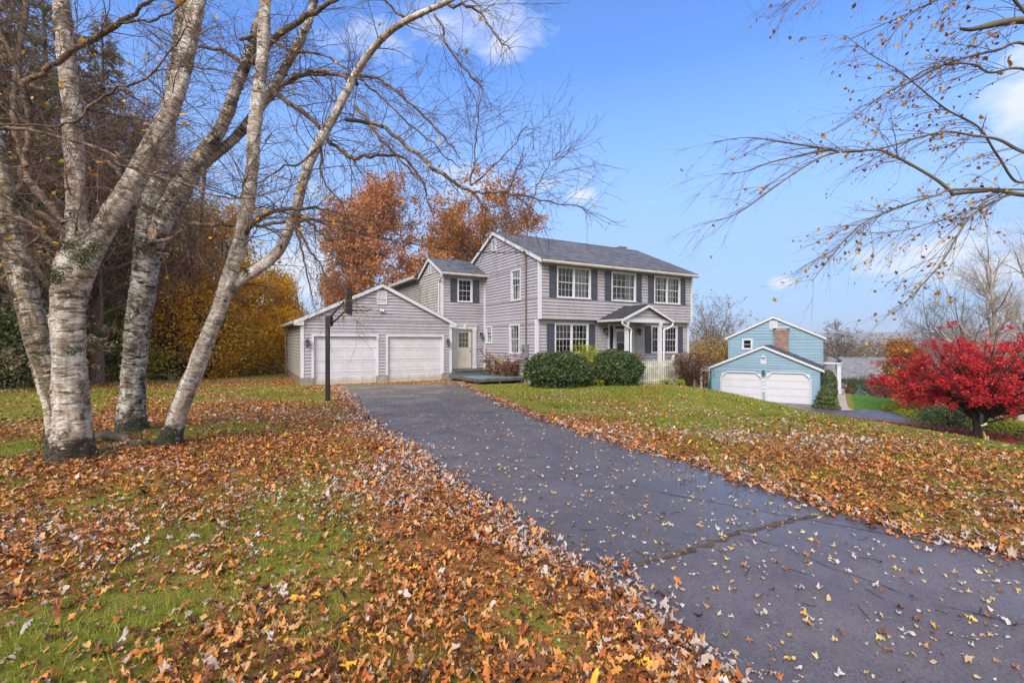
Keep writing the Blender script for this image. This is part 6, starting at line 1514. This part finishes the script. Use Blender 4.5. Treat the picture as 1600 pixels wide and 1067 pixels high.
    # --- around the house
    def at(px, Y): return (px-800)/F0*Y
    shrub('rhododendron_bush', 'broad dark evergreen bush left of the yellow green shrub', at(872, 20.7), 20.7, 1.36, 1.0, 1.45, 401, 'darkgreen', 17000, .11, lumps=.22, core=.6, cat='bush')
    shrub('rhododendron_bush', 'round dark evergreen bush right of the yellow green shrub', at(964, 21.6), 21.6, 1.10, 1.0, 1.45, 402, 'darkgreen', 14000, .11, lumps=.22, core=.6, cat='bush')
    shrub('golden_shrub', 'yellow green shrub squeezed between the two dark round bushes', at(917, 22.0), 22.0, .95, .6, 1.75, 403, 'lime', 4200, .08, lumps=.5, core=.2, cat='bush', aspect=.4)
    shrub('rusty_shrub', 'small rusty leaved shrub at the left end of the picket fence', at(992, 22.9), 22.9, .55, .45, 1.35, 404, 'rusty', 1500, .08, lumps=.5, core=.2, cat='bush')
    shrub('barberry_bush', 'dark brown twiggy bush at the right end of the picket fence', at(1075, 23.0), 23.0, 1.02, .9, 1.55, 405, 'maroon', 7500, .055, lumps=.45, core=.25, stems=30, cat='bush')
    shrub('burning_bush', 'sparse bare shrub with a few rusty leaves in front of the low gable window', at(789, 23.4), 23.2, 1.35, .7, 1.75, 406, 'rusty', 3600, .075, stems=15, dense=False, cat='bush', bark='twig', wide=True)
    shrub('yellow_plant', 'thin upright yellow leaved plant beside the sparse shrub by the deck', at(777, 23.9), 23.9, .16, .12, 1.2, 407, 'lime', 420, .08, stems=4, core=.1, cat='plant')
    for i, (px, Y, lab) in enumerate([(893,21.2,'small yellow plant at the foot of the left dark bush'),(1040,22.6,'low yellow green plant under the end of the picket fence'),(1062,22.4,'low yellow green plant at the foot of the brown twiggy bush'),(935,21.0,'small gold plant between the feet of the dark bushes')]):
        shrub('border_plant', lab, at(px, Y), Y, .28, .2, .3, 410+i, 'lime', 260, .06, stems=6, core=.1, cat='plant')
    # --- neighbour garden
    def nb(px, py, zz=-2.6):
        Y = (EYE-zz)*F0/(py-533.5); return (px-800)/F0*Y, Y
    def cone(label, x, y, r, h_, seed, mat, nl, name='cone_shrub', rnd=False):
        g = np.random.default_rng(seed); z = H1(x, y); root = empty(name, (x, y, z)); tag(root, label, 'shrub')
        t = g.random(nl); az = g.uniform(0, 6.283, nl)
        prof = np.sqrt(np.clip(1-(2*t*.92-.84)**2, 0, 1))*.98 if rnd else (1-t)**.8*(1.0+.25*np.sin(t*34)*(1-t))
        rr = r*prof*g.uniform(.6, 1., nl)**.4*(.85+.35*vnoise(np.stack([np.cos(az), np.sin(az), t*5], 1), 1.7, seed))
        C = np.stack([np.cos(az)*rr, np.sin(az)*rr, .05+t*h_], 1)
        V, Fq = leaf_quads(C, .11, g, aspect=.35, down=.4); npmesh('foliage', V, Fq, M[mat], root, face_attr=g.random(nl))
        b = MB(); b.tube([(0,0,-.1),(0,0,h_*.9)], .04, 6); b.build('stem', M['bark_dark'], root)
    x, y = 20.85, 31.2; cone('dark conical evergreen beside the blue garage corner', x, y, .70, 1.65, 501, 'conifer_green', 9000)
    x, y = 22.9, 34.0; cone('rounded weeping evergreen between the cone shrub and the porch', x, y, .62, 2.2, 502, 'conifer_green', 8000, 'weeping_shrub', True)
    SH = [(1333,604,1.4,1.7,'maroon',3500,'purple leaved shrub right of the white porch column'),(1362,608,1.6,1.7,'darkgreen',4200,'green and bronze shrub left of the dark twiggy one'),(1390,612,1.0,1.5,'maroon',2500,'dark twiggy shrub in the middle of the garden bed'),
          (1384,618,1.1,1.3,'rusty',3000,'round rusty green shrub at the front of the garden bed'),(1405,622,.9,1.0,'olive',2500,'low gold shrub right of the round rusty one'),(1430,634,1.2,1.3,'olive',3200,'gold and green shrub at the corner of the lawn'),
          (1322,612,.5,.5,'rusty',700,'tiny bronze shrub by the white porch column'),(1460,640,1.2,1.4,'olive',3000,'gold shrub left of the red maple branches'),(1395,637,.6,.35,'lime',900,'clump of yellow flowers edging the bright lawn'),(1428,648,.8,.3,'lime',1000,'second yellow flower clump nearer the driveway')]
    for i, (px, py, rx, h_, mat, nl, lab) in enumerate(SH):
        x, y = nb(px, py, -2.85 if px > 1400 else -2.65); shrub('garden_shrub', lab, x, y, rx, rx, h_, 520+i, mat, nl, .10, lumps=.35, core=.3, group='shrubs in the neighbour garden')
    SH2 = [(1478,655,1.1,1.0,'darkgreen',2600,'green mound behind the red maple trunk'),(1500,662,1.5,1.2,'darkgreen',3000,'dark evergreen mound just left of the red maple trunk'),(1585,672,1.4,.55,'ygreen',2600,'low light green ground cover right of the red maple'),(1560,664,1.0,.6,'ygreen',1800,'light green ground cover at the pale trunks'),(1590,640,1.6,1.6,'oak',3500,'orange shrub at the right edge behind the pale trunks'),(1450,643,.9,.6,'ygreen',1500,'low green mound left of the evergreen mound')]
    for i, (px, py, rx, h_, mat, nl, lab) in enumerate(SH2):
        x, y = nb(px, py, -2.3); shrub('garden_shrub', lab, x, y, rx, rx, h_, 540+i, mat, nl, .10, lumps=.4, core=.3, group='mounds around the red maple')
    deciduous('orange_maple', 'small orange maple behind the left side of the red maple', at(1418, 29.), 29., 4.0, 3.6, 560, 'oak_gold', 7000, .15, 'bark_dark', n1=18, n2_=130, n3=800, fork=.1, leafspread=.12)
    # red japanese maple
    g = np.random.default_rng(61); x, y = 16.9, 16.9; z = H1(x, y); s = y/F0
    root = empty('red_japanese_maple', (x, y, z)); tag(root, 'spreading crimson maple with dark trunk at the right', 'tree')
    off = np.array([x, y, z])
    def lim(pts): q = np.array([[(p[0]-800)/F0*(y+p[2]), y+p[2], EYE+(533.5-p[1])*(y+p[2])/F0, p[3]*s/2*.72] for p in pts]); c = smooth_curve(q, len(q)*5); return c[:, :3]-off, c[:, 3]
    T = [lim([(1527,688,0,16),(1527,672,0,13),(1524,655,0,12),(1515,640,0,10),(1500,628,.1,7),(1482,615,.3,6),(1462,590,.6,5),(1430,560,.8,3.5)]),
         lim([(1528,660,0,10),(1535,645,.1,7),(1520,620,.2,6),(1505,590,.4,5),(1480,565,.6,3)]), lim([(1530,665,0,10),(1542,650,.1,9),(1545,635,.2,8),(1560,620,.2,7),(1590,600,.4,5),(1625,570,.6,4)]),
         lim([(1525,650,0,8),(1527,625,.6,6),(1535,590,1.,5),(1530,550,1.2,3)]), lim([(1540,650,0,7),(1538,620,.2,6),(1550,585,.4,4),(1570,550,.6,3)]), lim([(1520,650,0,6),(1508,625,-.3,5),(1480,608,-.5,4),(1445,600,-.7,2.5)])]
    trunk_mesh('trunk', T, M['bark_dark'], root, rough=.015, seed=3, sides=16, dens_=.08)
    N = 140; th = g.uniform(0, 6.283, N); rr = np.sqrt(g.random(N)); ends = np.stack([np.cos(th)*rr*4.7+(.65), np.sin(th)*rr*2.8, np.zeros(N)], 1)
    dome = np.clip(1-rr**2, 0, 1)**.5; ends[:,2] = 1.35+g.uniform(.12, 1., N)*2.9*dome+.12*g.normal(size=N)
    st = np.array([0, 0, .8])+g.normal(size=(N,3))*.12; mid = ends*np.array([.45,.45,.62])+np.array([0,0,.35]); tt = np.linspace(0, 1, 8)[None,:,None]
    P = st[:,None]*(1-tt)**2+2*mid[:,None]*tt*(1-tt)+ends[:,None]*tt**2; Rr = np.linspace(.035, .006, 8)[None]*np.ones((N,1))
    L1 = grow(P, Rr, 900, .4, 1.1, R(25), R(75), npts=6, grav=-.02, jit=.12, tmin=.35, g=g, rmin=.005); L1[0][...,2] = L1[0][...,2]*.75+L1[0][:, :1, 2]*.25
    L2 = grow(*L1, 2600, .15, .45, R(20), R(60), npts=4, grav=-.06, jit=.1, tmin=.2, g=g, rmin=.003)
    tube_mesh('branches', [(P, Rr), L1, L2], (5, 4, 3), M['bark_dark'], root)
    C = pts_on(L2[0], 60000, g, .05, .1); V, Fq = leaf_quads(C, .068, g, flat=.55, aspect=.75, down=.1)
    npmesh('crown', V, Fq, M['red'], root, face_attr=np.clip(.6*g.random(len(Fq))+.55*vnoise(C*np.array([1,1,2.5]), 1.2, 5)-.08, 0, 1))
    # pale trunks behind the red maple
    for i, (px, py, dx, h_, lean, lab) in enumerate([(1560,668,0,9.5,(-1.1,.3),'pale barked bare tree forking low, left of its pale neighbour above the red maple'),(1594,672,0,11.,(.1,.2),'pale barked bare tree at the right edge above the red maple')]):
        Y = 22.5+i; x = at(px, Y); deciduous('pale_birch', lab, x, Y, h_, 5.0, 580+i, None, 0, bark='bark_pale', twig='bark_pale', n1=26, n2_=170, n3=1000, n4=1800, up=.05, lean=lean, r0=.20, a0=12, a1=42, fork=.22, rmin=.006, group='pale birches above the red maple', trunkpart=.9)
    deciduous('bare_tree', 'thin grey bare tree rising over the left side of the red maple', at(1452, 30.), 30., 8.4, 5.0, 591, None, 0, bark='bark_far', n1=20, n2_=170, n3=1100, n4=1800, up=.06, fork=.15, a0=20, a1=55, rmin=.007, r0=.10)
    deciduous('bare_tree', 'dark stemmed bare tree left of the pale birches above the red maple', at(1500, 25.), 25., 8.6, 6.0, 590, None, 0, bark='bark_far', n1=22, n2_=190, n3=1200, n4=2200, up=.06, fork=.12, a0=25, a1=60, rmin=.006, r0=.11)
# ------------------------------------------------------------------ sky, light, camera
SUN_EL, SUN_AZ = R(38), R(205)     # azimuth clockwise from +Y: behind the camera, a little left
def build_world():
    w = bpy.data.worlds.new('World'); scene.world = w; w.use_nodes = True; t = w.node_tree; t.nodes.clear()
    class Q(NT):
        def __init__(s): s.t = t
    q = Q(); out = t.nodes.new('ShaderNodeOutputWorld')
    sky = q.n('TexSky', sky_type='NISHITA', sun_disc=False, sun_elevation=SUN_EL, sun_rotation=SUN_AZ, air_density=1.0, dust_density=.6, ozone_density=2.5, altitude=150.)
    d = q.n('TexCoord').outputs['Generated']
    nz = q.noise(q.mapv(d, (1,1,2.2)), 7., 9, .62); nz2 = q.noise(q.mapv(d, (1,1,2.0)), 3., 6, .6)
    def dirv(px, py): v = np.array([(px-800)/F0, 1, (533.5-py)/F0]); return v/np.linalg.norm(v)
    tot = None
    for px, py, a, b, k in [(700,35,.15,.05,.8),(775,80,.07,.035,.8),(600,60,.10,.05,.7),(905,303,.035,.022,.95),(860,285,.09,.025,.55),(730,285,.12,.035,.55),(1225,441,.028,.015,1.),(1285,448,.05,.016,.45),(1600,170,.045,.06,.95),(1605,95,.03,.03,.8),(1580,230,.04,.03,.6),(470,430,.13,.10,1.),(380,470,.2,.12,.9),(1500,395,.20,.055,.75),(1600,410,.16,.05,.9),(640,30,.3,.05,.4),(150,330,.3,.12,.6),(1010,330,.05,.02,.4)]:
        c = dirv(px, py); v = q.n('VectorMath', {0: d, 1: tuple(-c)}, operation='ADD').outputs[0]
        v = q.mapv(v, (1/a, 1/a, 1/b)); L = q.n('VectorMath', {0: v}, operation='LENGTH').outputs['Value']
        m = q.math('MULTIPLY', q.math('SUBTRACT', 1.25, L), k)
        tot = m if tot is None else q.math('MAXIMUM', tot, m)
    f = q.math('ADD', tot, q.math('MULTIPLY', q.math('SUBTRACT', nz, .52), 2.6))
    f = q.ramp(f, [(.30, 0.), (1.15, .78)])
    fill_cloud_c = (11.0, 10.8, 10.4)
    back = q.ramp(q.math('ADD', nz2, q.math('MULTIPLY', q.n('SeparateXYZ', {0: d}).outputs[1], -.55)), [(.46, 0.), (.66, .9)])   # unseen cloud added overhead and behind, bright and warm, as neutral fill light
    col = q.mix(1.0, sky.outputs[0], (SKYTINT[0], SKYTINT[1], SKYTINT[2]), 'MULTIPLY')
    el = q.n('SeparateXYZ', {0: d}).outputs[2]
    hz = q.ramp(el, [(.0, .95), (.20, .88), (.50, .12)])
    col = q.mix(hz, col, (2.9, 4.35, 6.7))
    cc = q.ramp(nz, [(.35, (5.6,6.0,7.0)), (.7, (6.9,6.9,7.3))])
    fin = q.mix(back, q.mix(f, col, cc), fill_cloud_c)
    bg = q.n('Background', {'Color': fin, 'Strength': .10}).outputs[0]
    t.links.new(bg, out.inputs['Surface'])
    l = bpy.data.lights.new('sun', 'SUN'); l.energy = SUN_E; l.angle = R(32); l.color = (1, .95, .88)
    o = bpy.data.objects.new('sun', l); COL.objects.link(o)
    dv = Vector((math.sin(SUN_AZ)*math.cos(SUN_EL), math.cos(SUN_AZ)*math.cos(SUN_EL), math.sin(SUN_EL)))
    o.rotation_euler = dv.to_track_quat('Z', 'Y').to_euler()
SKYTINT = (.78, 1.34, 2.15); SUN_E = 3.0
def build_haze():
    b = MB(); hm = lambda a, z, o: (a, o, z); b.box(hm, -6000, 6000, -30, 75, -200, 6000)
    t = NT('haze'); v = t.n('VolumePrincipled', {'Color': (.97,.98,1.,1), 'Density': .00035, 'Anisotropy': .2})
    t.t.links.new(v.outputs[0], t.out.inputs['Volume'])
    tag(b.build('haze', t.m), 'thin autumn haze', 'haze', kind='stuff')
def build_camera():
    c = bpy.data.cameras.new('camera'); c.sensor_width = 36; c.lens = 36*F0/1600; c.clip_end = 30000; c.clip_start = .05
    o = bpy.data.objects.new('camera', c); COL.objects.link(o); o.location = (0, 0, EYE); o.rotation_euler = (R(90), 0, 0); scene.camera = o
    scene.view_settings.view_transform = 'Standard'; scene.view_settings.look = 'None'; scene.view_settings.exposure = .60; scene.view_settings.gamma = 1
    cy = scene.cycles; cy.max_bounces = 5; cy.diffuse_bounces = 2; cy.glossy_bounces = 2; cy.transmission_bounces = 4; cy.transparent_max_bounces = 12; cy.volume_bounces = 0
    cy.use_denoising = True; cy.use_adaptive_sampling = True; cy.adaptive_threshold = .02; cy.use_light_tree = False; cy.caustics_reflective = False; cy.caustics_refractive = False

build_world(); build_camera()
build_setting()
build_house(); build_yard(); build_neighbour(); build_cable(); build_small()
build_birches(); build_maple_over(); build_vegetation()
build_haze()
